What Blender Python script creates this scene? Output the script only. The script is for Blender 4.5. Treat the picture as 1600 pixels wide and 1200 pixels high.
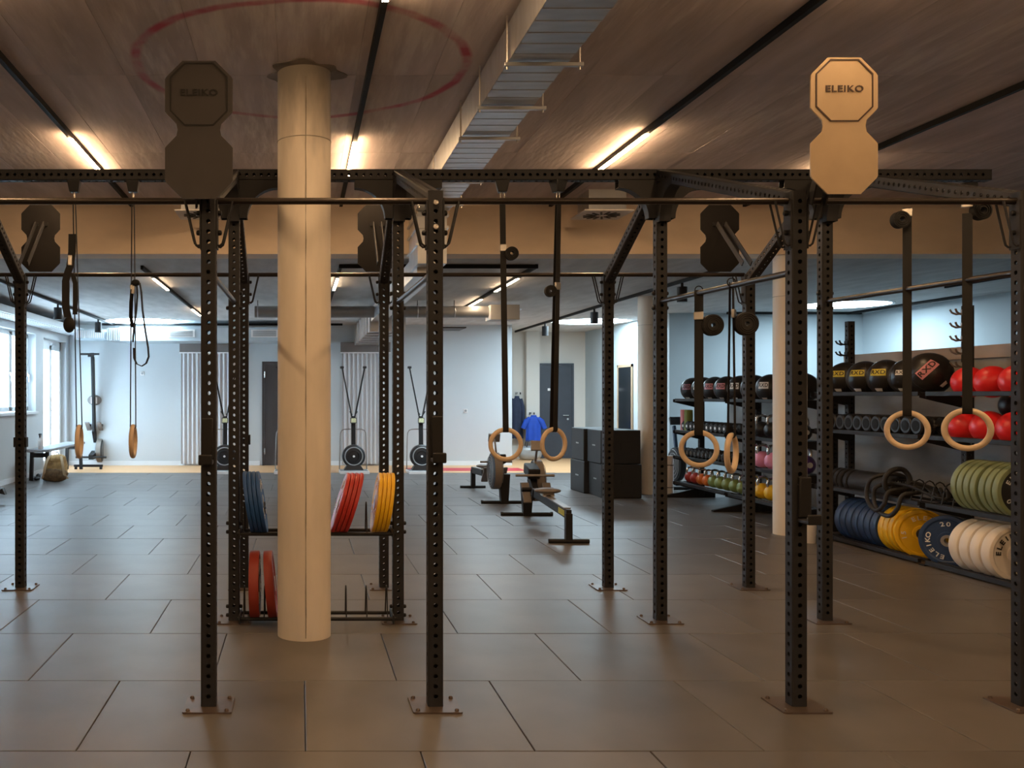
import bpy, bmesh, math, random
from mathutils import Matrix, Vector, Euler
R = math.radians
PI = math.pi
random.seed(7)
for o in list(bpy.data.objects):
    bpy.data.objects.remove(o)
scene = bpy.context.scene
col = scene.collection

# ------------------------------------------------------------------ camera, world, exposure
cam_data = bpy.data.cameras.new('camera')
cam_data.sensor_width = 36.0
cam_data.lens = 36.0 * 1458.0 / 1600.0
cam_data.shift_x = 0.20625
cam_data.shift_y = 0.0106
cam_data.clip_start = 0.05
cam_data.clip_end = 200
cam = bpy.data.objects.new('camera', cam_data)
cam.location = (0, 0, 1.55)
cam.rotation_euler = (R(90), 0, 0)
col.objects.link(cam)
scene.camera = cam

world = bpy.data.worlds.new('world')
scene.world = world
world.use_nodes = True
bg = world.node_tree.nodes['Background']
bg.inputs[0].default_value = (0.62, 0.83, 1.0, 1)
bg.inputs[1].default_value = 7.0

vs = scene.view_settings
vs.view_transform = 'Standard'
vs.look = 'None'
vs.gamma = 1
vs.use_curve_mapping = False
vs.exposure = 1.0

LED = 104.0            # warm strip lamps, upper ceiling
LED_FAR = 30.0        # warm strip lamps, lower ceiling
SKYLIGHT = 15.5       # daylight domes

# ------------------------------------------------------------------ materials
def rgb(h):
    h = h.lstrip('#')
    c = [int(h[i:i + 2], 16) / 255 for i in (0, 2, 4)]
    return tuple(x / 12.92 if x <= .04045 else ((x + .055) / 1.055) ** 2.4 for x in c)

def material(name, color, rough=.5, metal=0., var=0., vscale=6., stretch=(1, 1, 1), bump=0., bscale=60., rand=0., spec=.5, coat=0.):
    m = bpy.data.materials.new(name)
    m.use_nodes = True
    nt = m.node_tree
    p = nt.nodes['Principled BSDF']
    if isinstance(color, str):
        color = rgb(color)
    p.inputs['Base Color'].default_value = (*color, 1)
    p.inputs['Roughness'].default_value = rough
    p.inputs['Metallic'].default_value = metal
    p.inputs['Specular IOR Level'].default_value = spec
    if coat:
        p.inputs['Coat Weight'].default_value = coat
    tc = nt.nodes.new('ShaderNodeTexCoord')
    mp = nt.nodes.new('ShaderNodeMapping')
    mp.inputs['Scale'].default_value = stretch
    nt.links.new(tc.outputs['Object'], mp.inputs['Vector'])
    if var or rand:
        n = nt.nodes.new('ShaderNodeTexNoise')
        n.inputs['Scale'].default_value = vscale
        n.inputs['Detail'].default_value = 5
        nt.links.new(mp.outputs[0], n.inputs['Vector'])
        mr = nt.nodes.new('ShaderNodeMapRange')
        mr.inputs['From Min'].default_value = .3
        mr.inputs['From Max'].default_value = .7
        mr.inputs['To Min'].default_value = 1 - var
        mr.inputs['To Max'].default_value = 1 + var
        nt.links.new(n.outputs['Fac'], mr.inputs['Value'])
        out = mr.outputs[0]
        if rand:
            oi = nt.nodes.new('ShaderNodeObjectInfo')
            m2 = nt.nodes.new('ShaderNodeMapRange')
            m2.inputs['To Min'].default_value = 1 - rand
            m2.inputs['To Max'].default_value = 1 + rand
            nt.links.new(oi.outputs['Random'], m2.inputs['Value'])
            mu = nt.nodes.new('ShaderNodeMath')
            mu.operation = 'MULTIPLY'
            nt.links.new(out, mu.inputs[0])
            nt.links.new(m2.outputs[0], mu.inputs[1])
            out = mu.outputs[0]
        vm = nt.nodes.new('ShaderNodeVectorMath')
        vm.operation = 'SCALE'
        vm.inputs[0].default_value = color
        nt.links.new(out, vm.inputs['Scale'])
        nt.links.new(vm.outputs[0], p.inputs['Base Color'])
    if bump:
        b = nt.nodes.new('ShaderNodeBump')
        b.inputs['Strength'].default_value = bump
        b.inputs['Distance'].default_value = .01
        n2 = nt.nodes.new('ShaderNodeTexNoise')
        n2.inputs['Scale'].default_value = bscale
        n2.inputs['Detail'].default_value = 4
        nt.links.new(mp.outputs[0], n2.inputs['Vector'])
        nt.links.new(n2.outputs['Fac'], b.inputs['Height'])
        nt.links.new(b.outputs[0], p.inputs['Normal'])
    return m

def emitter(name, color, strength):
    m = bpy.data.materials.new(name)
    m.use_nodes = True
    p = m.node_tree.nodes['Principled BSDF']
    p.inputs['Base Color'].default_value = (.8, .8, .8, 1)
    p.inputs['Emission Color'].default_value = (*color, 1)
    p.inputs['Emission Strength'].default_value = strength
    return m

def concrete_ceiling():
    """board-marked concrete: streaks along the boards, pale lime smears, a sprayed red circle"""
    m = material('ceiling_concrete', (.57, .490, .485), .8, var=.20, vscale=2.2, stretch=(2.6, .40, 1), bump=.4, bscale=9., rand=.07)
    nt = m.node_tree
    p = nt.nodes['Principled BSDF']
    base = p.inputs['Base Color'].links[0].from_socket
    geo = nt.nodes.new('ShaderNodeNewGeometry')
    # pale smears
    mp = nt.nodes.new('ShaderNodeMapping')
    mp.inputs['Scale'].default_value = (9, 1.0, 1)
    nt.links.new(geo.outputs['Position'], mp.inputs['Vector'])
    n = nt.nodes.new('ShaderNodeTexNoise')
    n.inputs['Scale'].default_value = 1.6
    n.inputs['Detail'].default_value = 7
    n.inputs['Roughness'].default_value = .62
    nt.links.new(mp.outputs[0], n.inputs['Vector'])
    big = nt.nodes.new('ShaderNodeTexNoise')
    big.inputs['Scale'].default_value = .45
    nt.links.new(geo.outputs['Position'], big.inputs['Vector'])
    mul = nt.nodes.new('ShaderNodeMath'); mul.operation = 'MULTIPLY'
    nt.links.new(n.outputs['Fac'], mul.inputs[0]); nt.links.new(big.outputs['Fac'], mul.inputs[1])
    cr = nt.nodes.new('ShaderNodeMapRange')
    cr.inputs['From Min'].default_value = .29; cr.inputs['From Max'].default_value = .40
    cr.inputs['To Max'].default_value = .6
    nt.links.new(mul.outputs[0], cr.inputs['Value'])
    mx = nt.nodes.new('ShaderNodeMix'); mx.data_type = 'RGBA'
    nt.links.new(cr.outputs[0], mx.inputs[0]); nt.links.new(base, mx.inputs[6])
    mx.inputs[7].default_value = (.80, .74, .70, 1)
    # sprayed red ring round the column
    sub = nt.nodes.new('ShaderNodeVectorMath'); sub.operation = 'SUBTRACT'
    sub.inputs[1].default_value = (.0, 5.95, 0)
    nt.links.new(geo.outputs['Position'], sub.inputs[0])
    flat = nt.nodes.new('ShaderNodeVectorMath'); flat.operation = 'MULTIPLY'
    flat.inputs[1].default_value = (1, 1, 0)
    nt.links.new(sub.outputs[0], flat.inputs[0])
    ln = nt.nodes.new('ShaderNodeVectorMath'); ln.operation = 'LENGTH'
    nt.links.new(flat.outputs[0], ln.inputs[0])
    wob = nt.nodes.new('ShaderNodeTexNoise'); wob.inputs['Scale'].default_value = 2.0
    nt.links.new(geo.outputs['Position'], wob.inputs['Vector'])
    wm = nt.nodes.new('ShaderNodeMath'); wm.operation = 'MULTIPLY_ADD'
    wm.inputs[1].default_value = .08; wm.inputs[2].default_value = -.04
    nt.links.new(wob.outputs['Fac'], wm.inputs[0])
    ad = nt.nodes.new('ShaderNodeMath'); ad.operation = 'ADD'
    nt.links.new(ln.outputs['Value'], ad.inputs[0]); nt.links.new(wm.outputs[0], ad.inputs[1])
    sb = nt.nodes.new('ShaderNodeMath'); sb.operation = 'SUBTRACT'; sb.inputs[1].default_value = 1.04
    nt.links.new(ad.outputs[0], sb.inputs[0])
    ab = nt.nodes.new('ShaderNodeMath'); ab.operation = 'ABSOLUTE'
    nt.links.new(sb.outputs[0], ab.inputs[0])
    r1 = nt.nodes.new('ShaderNodeMapRange')
    r1.inputs['From Min'].default_value = .045; r1.inputs['From Max'].default_value = .018
    nt.links.new(ab.outputs[0], r1.inputs['Value'])
    br = nt.nodes.new('ShaderNodeTexNoise'); br.inputs['Scale'].default_value = 3.1; br.inputs['Detail'].default_value = 3
    nt.links.new(geo.outputs['Position'], br.inputs['Vector'])
    r2 = nt.nodes.new('ShaderNodeMapRange')
    r2.inputs['From Min'].default_value = .36; r2.inputs['From Max'].default_value = .6; r2.inputs['To Min'].default_value = .25; r2.inputs['To Max'].default_value = .9
    nt.links.new(br.outputs['Fac'], r2.inputs['Value'])
    m3 = nt.nodes.new('ShaderNodeMath'); m3.operation = 'MULTIPLY'
    nt.links.new(r1.outputs[0], m3.inputs[0]); nt.links.new(r2.outputs[0], m3.inputs[1])
    mx2 = nt.nodes.new('ShaderNodeMix'); mx2.data_type = 'RGBA'
    nt.links.new(m3.outputs[0], mx2.inputs[0]); nt.links.new(mx.outputs[2], mx2.inputs[6])
    mx2.inputs[7].default_value = (.50, .05, .11, 1)
    nt.links.new(mx2.outputs[2], p.inputs['Base Color'])
    return m

M = {}
M['rubber_floor'] = material('rubber_floor', (.128, .114, .106), .40, var=.14, vscale=2.4, bump=.06, bscale=240., rand=.10, spec=.5)
M['floor_base'] = material('floor_base', (.03, .026, .024), .7, var=.1)
M['wood_floor'] = material('wood_floor', '#d9a878', .45, var=.12, vscale=3, stretch=(.4, 8, 1))
M['red_lane'] = material('red_lane', '#c8323c', .5, var=.08)
M['ceiling_concrete'] = concrete_ceiling()
M['ceiling_low'] = material('ceiling_low', (.50, .49, .48), .75, var=.13, vscale=2.0, stretch=(3, .8, 1), bump=.3, bscale=5.)
M['beam_concrete'] = material('beam_concrete', (.84, .69, .54), .8, var=.10, vscale=1.6, stretch=(1, 1, 2), bump=.1, bscale=14.)
M['column_paint'] = material('column_paint', (.85, .745, .62), .6, var=.05, vscale=3., stretch=(3, 3, .6), bump=.08, bscale=10.)
M['column_grimy'] = material('column_grimy', (.85, .745, .62), .6, var=.07, vscale=3., stretch=(3, 3, .6), bump=.08, bscale=10.)
def grime(m):
    nt = m.node_tree; p = nt.nodes['Principled BSDF']
    base = p.inputs['Base Color'].links[0].from_socket
    tc = nt.nodes.new('ShaderNodeTexCoord'); sx = nt.nodes.new('ShaderNodeSeparateXYZ')
    nt.links.new(tc.outputs['Object'], sx.inputs[0])
    n = nt.nodes.new('ShaderNodeTexNoise'); n.inputs['Scale'].default_value = 5; n.inputs['Detail'].default_value = 6
    mp = nt.nodes.new('ShaderNodeMapping'); mp.inputs['Scale'].default_value = (2, 2, .5)
    nt.links.new(tc.outputs['Object'], mp.inputs[0]); nt.links.new(mp.outputs[0], n.inputs['Vector'])
    ma = nt.nodes.new('ShaderNodeMath'); ma.operation = 'MULTIPLY_ADD'; ma.inputs[1].default_value = .9
    nt.links.new(n.outputs['Fac'], ma.inputs[0]); nt.links.new(sx.outputs['Z'], ma.inputs[2])
    mr = nt.nodes.new('ShaderNodeMapRange'); mr.inputs['From Min'].default_value = 3.55; mr.inputs['From Max'].default_value = 4.0; mr.inputs['To Max'].default_value = .8
    nt.links.new(ma.outputs[0], mr.inputs['Value'])
    mx = nt.nodes.new('ShaderNodeMix'); mx.data_type = 'RGBA'; mx.inputs[7].default_value = (.30, .27, .23, 1)
    nt.links.new(mr.outputs[0], mx.inputs[0]); nt.links.new(base, mx.inputs[6]); nt.links.new(mx.outputs[2], p.inputs['Base Color'])
grime(M['column_grimy'])
M['stain'] = material('stain', (.27, .23, .20), .8, var=.3, vscale=9)
M['seam'] = material('seam', (.42, .36, .29), .8, var=.2, vscale=12)
M['white_wall'] = material('white_wall', (.56, .585, .60), .7, var=.025, vscale=1.2)
M['blue_grey_wall'] = material('blue_grey_wall', (.44, .50, .53), .7, var=.03, vscale=1.2)
M['track_black'] = material('track_black', (.008, .0075, .0075), .65, var=.05, spec=.25)
M['cream_wall'] = material('cream_wall', (.60, .56, .51), .7, var=.03, vscale=1.2)
M['rough_wall'] = material('rough_wall', (.33, .315, .30), .8, var=.25, vscale=2.2, stretch=(1, .5, 1.6), bump=.3, bscale=8.)
M['ledge_wood'] = material('ledge_wood', '#a98f74', .5, var=.1, stretch=(6, .5, 1))
M['rig_black'] = material('rig_black', (.0255, .0245, .0265), .55, var=.12, vscale=4, bump=.03, bscale=300., spec=.3)
M['bar_steel'] = material('bar_steel', (.055, .045, .04), .33, metal=.7, var=.1)
M['plate_steel'] = material('plate_steel', (.16, .12, .10), .38, metal=.6, var=.15, vscale=9)
M['bolt_steel'] = material('bolt_steel', (.62, .58, .54), .3, metal=1., var=.05)
M['galvanised'] = material('galvanised', (.60, .62, .65), .34, metal=.9, var=.10, vscale=5, stretch=(1, 3, 1))
M['duct_blue'] = material('duct_blue', (.46, .53, .58), .4, metal=.35, var=.05)
M['grey_metal'] = material('grey_metal', (.34, .34, .34), .45, metal=.3, var=.08)
M['sign_dark'] = material('sign_dark', (.054, .047, .046), .5, var=.08)
M['sign_back'] = material('sign_back', (.020, .018, .018), .6, var=.08, spec=.3)
M['strap_beige'] = material('strap_beige', (.55, .42, .26), .8, var=.1)
M['sign_warm_lit'] = material('sign_warm_lit', (.50, .37, .235), .42, metal=.35, var=.06)  # twin of the charcoal plate, warm lamplight put into its base colour
M['sign_print'] = material('sign_print', (.012, .010, .010), .6, var=.05)
M['sign_print_brown'] = material('sign_print_brown', (.05, .024, .015), .6, var=.05)
M['black_metal'] = material('black_metal', (.017, .016, .017), .5, var=.1, spec=.32)
M['black_plastic'] = material('black_plastic', (.018, .018, .02), .38, var=.1)
M['black_foam'] = material('black_foam', (.020, .019, .020), .6, var=.08, bump=.05, bscale=90)
M['black_leather'] = material('black_leather', (.017, .015, .015), .36, var=.15, bump=.08, bscale=45)
M['webbing'] = material('webbing', (.010, .009, .0095), .75, var=.1, bump=.1, bscale=300)
M['ring_wood'] = material('ring_wood', (.78, .59, .40), .45, var=.10, vscale=5, stretch=(2, 9, 2))
M['blue_rubber'] = material('blue_rubber', (.022, .055, .15), .45, var=.08)
M['blue_rubber_bright'] = material('blue_rubber_bright', (.012, .075, .25), .55, var=.08)
M['red_rubber'] = material('red_rubber', (.50, .030, .022), .42, var=.06)
M['red_dark'] = material('red_dark', (.32, .035, .018), .5, var=.08)
M['yellow_rubber'] = material('yellow_rubber', (.88, .50, .010), .42, var=.05)
M['green_rubber'] = material('green_rubber', (.25, .30, .145), .48, var=.07)
M['cream_rubber'] = material('cream_rubber', (.88, .78, .66), .5, var=.03)
M['plate_black'] = material('plate_black', (.015, .015, .014), .5, var=.1)
M['white_print'] = material('white_print', (.78, .76, .73), .5, var=.03)
M['black_print'] = material('black_print', (.015, .014, .013), .5, var=.05)
M['yellow_print'] = material('yellow_print', (.62, .52, .05), .5, var=.05)
M['pink_print'] = material('pink_print', (.66, .25, .29), .5, var=.05)
M['dark_pink_print'] = material('dark_pink_print', (.30, .10, .14), .5, var=.05)
M['red_ball'] = material('red_ball', (.80, .022, .026), .33, var=.05)
M['kettle_pink'] = material('kettle_pink', (.86, .32, .50), .4, var=.06)
M['kettle_purple'] = material('kettle_purple', (.13, .06, .26), .4, var=.06)
M['kettle_red'] = material('kettle_red', (.46, .05, .04), .4, var=.06)
M['kettle_orange'] = material('kettle_orange', (.75, .17, .02), .4, var=.06)
M['kettle_green'] = material('kettle_green', (.21, .28, .085), .4, var=.06)
M['kettle_yellow'] = material('kettle_yellow', (.88, .50, .01), .4, var=.06)
M['chrome'] = material('chrome', (.70, .68, .66), .2, metal=1., var=.04)
M['curtain_cloth'] = material('curtain_cloth', (.62, .61, .62), .7, var=.04, vscale=3, stretch=(1, 1, .2))
M['brown_panel'] = material('brown_panel', (.20, .165, .15), .6, var=.06)
M['door_dark'] = material('door_dark', (.042, .047, .06), .5, var=.06)
M['door_brown'] = material('door_brown', (.05, .042, .042), .5, var=.06)
M['window_white'] = material('window_white', (.76, .79, .82), .4, var=.02)
M['mirror_dark'] = material('mirror_dark', (.05, .06, .07), .12, metal=.8, var=.05)
M['khaki'] = material('khaki', (.42, .27, .11), .85, var=.35, vscale=14, bump=.3, bscale=30)
M['khaki_dark'] = material('khaki_dark', (.13, .075, .03), .85, var=.5, vscale=18, bump=.3, bscale=30)
M['navy_cloth'] = material('navy_cloth', (.018, .026, .058), .8, var=.15, vscale=10)
M['blue_cloth'] = material('blue_cloth', (.012, .065, .42), .75, var=.12, vscale=8)
M['navy_paint'] = material('navy_paint', (.02, .05, .10), .4, var=.06)
M['white_plastic'] = material('white_plastic', (.78, .74, .72), .45, var=.04)
M['rower_grey'] = material('rower_grey', (.30, .27, .25), .42, metal=.4, var=.08)
M['rower_tan'] = material('rower_tan', (.24, .20, .17), .5, var=.08)
M['seat_grey'] = material('seat_grey', (.20, .175, .16), .55, var=.08)
M['pink_foam'] = material('pink_foam', (.62, .20, .22), .6, var=.1)
M['olive_foam'] = material('olive_foam', (.20, .24, .05), .6, var=.1)
M['platform_grey'] = material('platform_grey', (.25, .26, .28), .5, var=.06)
M['led_warm'] = emitter('led_warm', (1.0, .64, .33), LED)
M['led_far'] = emitter('led_far', (1.0, .72, .46), LED_FAR)
M['skylight_glow'] = emitter('skylight_glow', (.66, .87, 1.0), SKYLIGHT)
gm = bpy.data.materials.new('window_glass'); gm.use_nodes = True
gp = gm.node_tree.nodes['Principled BSDF']
gp.inputs['Base Color'].default_value = (.92, .97, 1, 1); gp.inputs['Roughness'].default_value = .02
gp.inputs['Transmission Weight'].default_value = 1.0; gp.inputs['IOR'].default_value = 1.02
M['window_glass'] = gm

# ------------------------------------------------------------------ mesh helpers
def frame(d, up=Vector((0, 0, 1))):
    d = Vector(d).normalized()
    if abs(d.dot(up)) > .98:
        up = Vector((0, 1, 0))
    x = up.cross(d).normalized()
    y = d.cross(x).normalized()
    return x, y, d

class MB:
    def __init__(s):
        s.v = []; s.f = []
    def add(s, verts, faces, mx=None):
        b = len(s.v)
        s.v += [tuple(mx @ Vector(p)) if mx else tuple(p) for p in verts]
        s.f += [tuple(b + i for i in f) for f in faces]
        return s
    def box(s, c, d, mx=None, rot=None):
        x, y, z = (k / 2 for k in d)
        vs_ = [(-x, -y, -z), (x, -y, -z), (x, y, -z), (-x, y, -z), (-x, -y, z), (x, -y, z), (x, y, z), (-x, y, z)]
        t = Matrix.Translation(c)
        if rot:
            t = t @ Euler(rot).to_matrix().to_4x4()
        if mx:
            t = mx @ t
        return s.add(vs_, [(0, 3, 2, 1), (4, 5, 6, 7), (0, 1, 5, 4), (1, 2, 6, 5), (2, 3, 7, 6), (3, 0, 4, 7)], t)
    def span(s, x0, x1, y0, y1, z0, z1):
        return s.box(((x0 + x1) / 2, (y0 + y1) / 2, (z0 + z1) / 2), (abs(x1 - x0), abs(y1 - y0), abs(z1 - z0)))
    def bar(s, p0, p1, w, h, up=Vector((0, 0, 1))):
        p0 = Vector(p0); p1 = Vector(p1)
        x, y, d = frame(p1 - p0, up)
        vs_ = []
        for p in (p0, p1):
            for a, b in ((-1, -1), (1, -1), (1, 1), (-1, 1)):
                vs_.append(p + x * a * w / 2 + y * b * h / 2)
        return s.add(vs_, [(0, 3, 2, 1), (4, 5, 6, 7), (0, 1, 5, 4), (1, 2, 6, 5), (2, 3, 7, 6), (3, 0, 4, 7)])
    def tube(s, pts, r, n=8, closed=False, caps=True, radii=None):
        pts = [Vector(p) for p in pts]
        m = len(pts); rings = []
        px = None
        for i, p in enumerate(pts):
            if closed:
                d = pts[(i + 1) % m] - pts[i - 1]
            else:
                d = pts[min(i + 1, m - 1)] - pts[max(i - 1, 0)]
            d.normalize()
            if px is None:
                x, y, _ = frame(d)
            else:
                x = (px - d * px.dot(d))
                if x.length < 1e-6:
                    x, _, _ = frame(d)
                x.normalize(); y = d.cross(x)
            px = x
            rr = radii[i] if radii else r
            rings.append([p + x * rr * math.cos(2 * PI * k / n) + y * rr * math.sin(2 * PI * k / n) for k in range(n)])
        vs_ = [q for rg in rings for q in rg]; fs = []
        for i in range(m if closed else m - 1):
            j = (i + 1) % m
            for k in range(n):
                l = (k + 1) % n
                fs.append((i * n + k, i * n + l, j * n + l, j * n + k))
        if caps and not closed:
            fs.append(tuple(reversed(range(n)))); fs.append(tuple((m - 1) * n + k for k in range(n)))
        return s.add(vs_, fs)
    def cyl(s, p0, p1, r0, r1=None, n=16):
        return s.tube([p0, p1], r0, n, radii=[r0, r0 if r1 is None else r1])
    def ribbon(s, pts, w, t, wdir):
        """flat band: width w along wdir, thickness t"""
        pts = [Vector(p) for p in pts]; m = len(pts); vs_ = []; fs = []
        wd = Vector(wdir).normalized()
        for i, p in enumerate(pts):
            d = (pts[min(i + 1, m - 1)] - pts[max(i - 1, 0)]).normalized()
            nn = wd.cross(d).normalized()
            for a, b in ((-1, -1), (1, -1), (1, 1), (-1, 1)):
                vs_.append(p + wd * a * w / 2 + nn * b * t / 2)
        for i in range(m - 1):
            for k in range(4):
                l = (k + 1) % 4
                fs.append((i * 4 + k, i * 4 + l, i * 4 + 4 + l, i * 4 + 4 + k))
        fs.append((3, 2, 1, 0)); e = (m - 1) * 4; fs.append((e, e + 1, e + 2, e + 3))
        return s.add(vs_, fs)
    def lathe(s, prof, n=32, mx=None, close=False):
        vs_ = []; fs = []; m = len(prof)
        for (r, h) in prof:
            for k in range(n):
                a = 2 * PI * k / n
                vs_.append((r * math.cos(a), r * math.sin(a), h))
        for i in range(m if close else m - 1):
            j = (i + 1) % m
            for k in range(n):
                l = (k + 1) % n
                fs.append((i * n + k, i * n + l, j * n + l, j * n + k))
        if not close:
            if prof[0][0] > 1e-5: fs.append(tuple(reversed(range(n))))
            if prof[-1][0] > 1e-5: fs.append(tuple((m - 1) * n + k for k in range(n)))
        return s.add(vs_, fs, mx)
    def prism(s, outline, t, mx=None):
        n = len(outline)
        vs_ = [(x, y, -t / 2) for x, y in outline] + [(x, y, t / 2) for x, y in outline]
        fs = [tuple(reversed(range(n))), tuple(range(n, 2 * n))]
        for k in range(n):
            l = (k + 1) % n
            fs.append((k, l, n + l, n + k))
        return s.add(vs_, fs, mx)
    def frame2d(s, outer, inner, t, mx=None):
        n = len(outer)
        vs_ = [(x, y, z) for z in (-t / 2, t / 2) for x, y in outer] + [(x, y, z) for z in (-t / 2, t / 2) for x, y in inner]
        fs = []
        for k in range(n):
            l = (k + 1) % n
            fs += [(k, l, n + l, n + k), (2 * n + l, 2 * n + k, 3 * n + k, 3 * n + l), (n + k, n + l, 3 * n + l, 3 * n + k), (l, k, 2 * n + k, 2 * n + l)]
        return s.add(vs_, fs, mx)
    def torus(s, Rr, r, mx=None, n=40, m=12, a0=0, a1=2 * PI):
        pts = [(Rr * math.cos(a0 + (a1 - a0) * k / n), Rr * math.sin(a0 + (a1 - a0) * k / n), 0) for k in range(n if abs(a1 - a0 - 2 * PI) < 1e-6 else n + 1)]
        t = MB().tube(pts, r, m, closed=abs(a1 - a0 - 2 * PI) < 1e-6)
        return s.add(t.v, t.f, mx)
    def sphere(s, c, rad, n=28, m=16, mx=None, flat=None):
        if not hasattr(rad, '__len__'): rad = (rad,) * 3
        vs_ = [(0, 0, -1)]
        for i in range(1, m):
            e = -PI / 2 + PI * i / m
            for k in range(n):
                a = 2 * PI * k / n
                vs_.append((math.cos(e) * math.cos(a), math.cos(e) * math.sin(a), math.sin(e)))
        vs_.append((0, 0, 1))
        if flat is not None:
            vs_ = [(x, y, max(z, flat)) for x, y, z in vs_]
        fs = []
        for k in range(n):
            l = (k + 1) % n
            fs.append((0, 1 + l, 1 + k))
            for i in range(m - 2):
                fs.append((1 + i * n + k, 1 + i * n + l, 1 + (i + 1) * n + l, 1 + (i + 1) * n + k))
            fs.append((1 + (m - 2) * n + k, 1 + (m - 2) * n + l, 1 + (m - 1) * n))
        t = Matrix.Translation(c) @ Matrix.Diagonal((*rad, 1))
        return s.add(vs_, fs, mx @ t if mx else t)
    def mesh(s, name, mat, smooth=35):
        me = bpy.data.meshes.new(name)
        me.from_pydata(s.v, [], s.f)
        bm_ = bmesh.new(); bm_.from_mesh(me); bmesh.ops.recalc_face_normals(bm_, faces=bm_.faces); bm_.to_mesh(me); bm_.free()
        me.validate(); me.update()
        if smooth:
            me.shade_smooth(); me.set_sharp_from_angle(angle=R(smooth))
        me.materials.append(M[mat] if isinstance(mat, str) else mat)
        return me
    def build(s, name, mat, parent=None, bevel=0, smooth=35, loc=None, rot=None):
        o = bpy.data.objects.new(name, s.mesh(name, mat, smooth))
        col.objects.link(o)
        if parent is not None: o.parent = parent
        if loc is not None: o.location = loc
        if rot is not None: o.rotation_euler = rot
        if bevel:
            b = o.modifiers.new('bevel', 'BEVEL'); b.width = bevel; b.segments = 2; b.limit_method = 'ANGLE'
        return o

def inst(name, mesh, parent=None, loc=(0, 0, 0), rot=(0, 0, 0), scale=None):
    o = bpy.data.objects.new(name, mesh); col.objects.link(o)
    if parent is not None: o.parent = parent
    o.location = loc; o.rotation_euler = rot
    if scale: o.scale = scale
    return o

def tag(o, label=None, cat=None, group=None, kind=None):
    if label: o['label'] = label
    if cat: o['category'] = cat
    if group: o['group'] = group
    if kind: o['kind'] = kind
    return o

def thing(name, label, cat, loc=(0, 0, 0), rz=0., group=None, rot=None):
    o = bpy.data.objects.new(name, None); col.objects.link(o)
    o.empty_display_size = .1
    o.location = loc; o.rotation_euler = rot if rot else (0, 0, rz)
    return tag(o, label, cat, group)

def copy_tree(o, label=None, loc=None, rot=None, parent=None):
    c = o.copy(); col.objects.link(c)
    if parent is not None: c.parent = parent
    for ch in list(o.children):
        copy_tree(ch, parent=c)
    if label: c['label'] = label
    if loc is not None: c.location = loc
    if rot is not None: c.rotation_euler = rot
    return c

_tc = {}
def text_mesh(body, size, ext, mat, sx=1.0, bold=.02):
    key = (body, size, ext, mat, sx)
    if key in _tc: return _tc[key]
    cu = bpy.data.curves.new('lettering', 'FONT')
    cu.body = body; cu.size = size; cu.extrude = ext; cu.align_x = 'CENTER'; cu.align_y = 'CENTER'
    cu.offset = size * bold; cu.resolution_u = 3; cu.space_character = 1.12
    ob = bpy.data.objects.new('lettering', cu); col.objects.link(ob)
    dg = bpy.context.evaluated_depsgraph_get(); dg.update()
    me = bpy.data.meshes.new_from_object(ob.evaluated_get(dg))
    bpy.data.objects.remove(ob); bpy.data.curves.remove(cu)
    for v in me.vertices: v.co.x *= sx
    me.materials.clear(); me.materials.append(M[mat])
    _tc[key] = me
    return me

def text_into(mb, body, size, ext, fn, sx=1.0, bold=.02):
    """adds letters to mb with every vertex passed through fn"""
    me = text_mesh(body, size, ext, 'white_print', sx, bold)
    mb.add([fn(v.co) for v in me.vertices], [tuple(p.vertices) for p in me.polygons])

def arc_text(mb, body, size, ext, rad, a_mid, z, sx=1.0, gap=.86, flip=False):
    """letters set round a circle of radius rad in the local XY plane"""
    n = len(body); step = size * gap * sx / rad
    for i, ch in enumerate(body):
        a = a_mid - (i - (n - 1) / 2) * step * (-1 if flip else 1)
        c, s_ = math.cos(a), math.sin(a)
        def fn(co, c=c, s_=s_):
            u, w = (co.x, co.y) if not flip else (-co.x, -co.y)
            # outward = radial, right = clockwise tangent
            return (c * (rad + w) + s_ * u, s_ * (rad + w) - c * u, z + co.z)
        text_into(mb, ch, size, ext, fn, sx)

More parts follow.
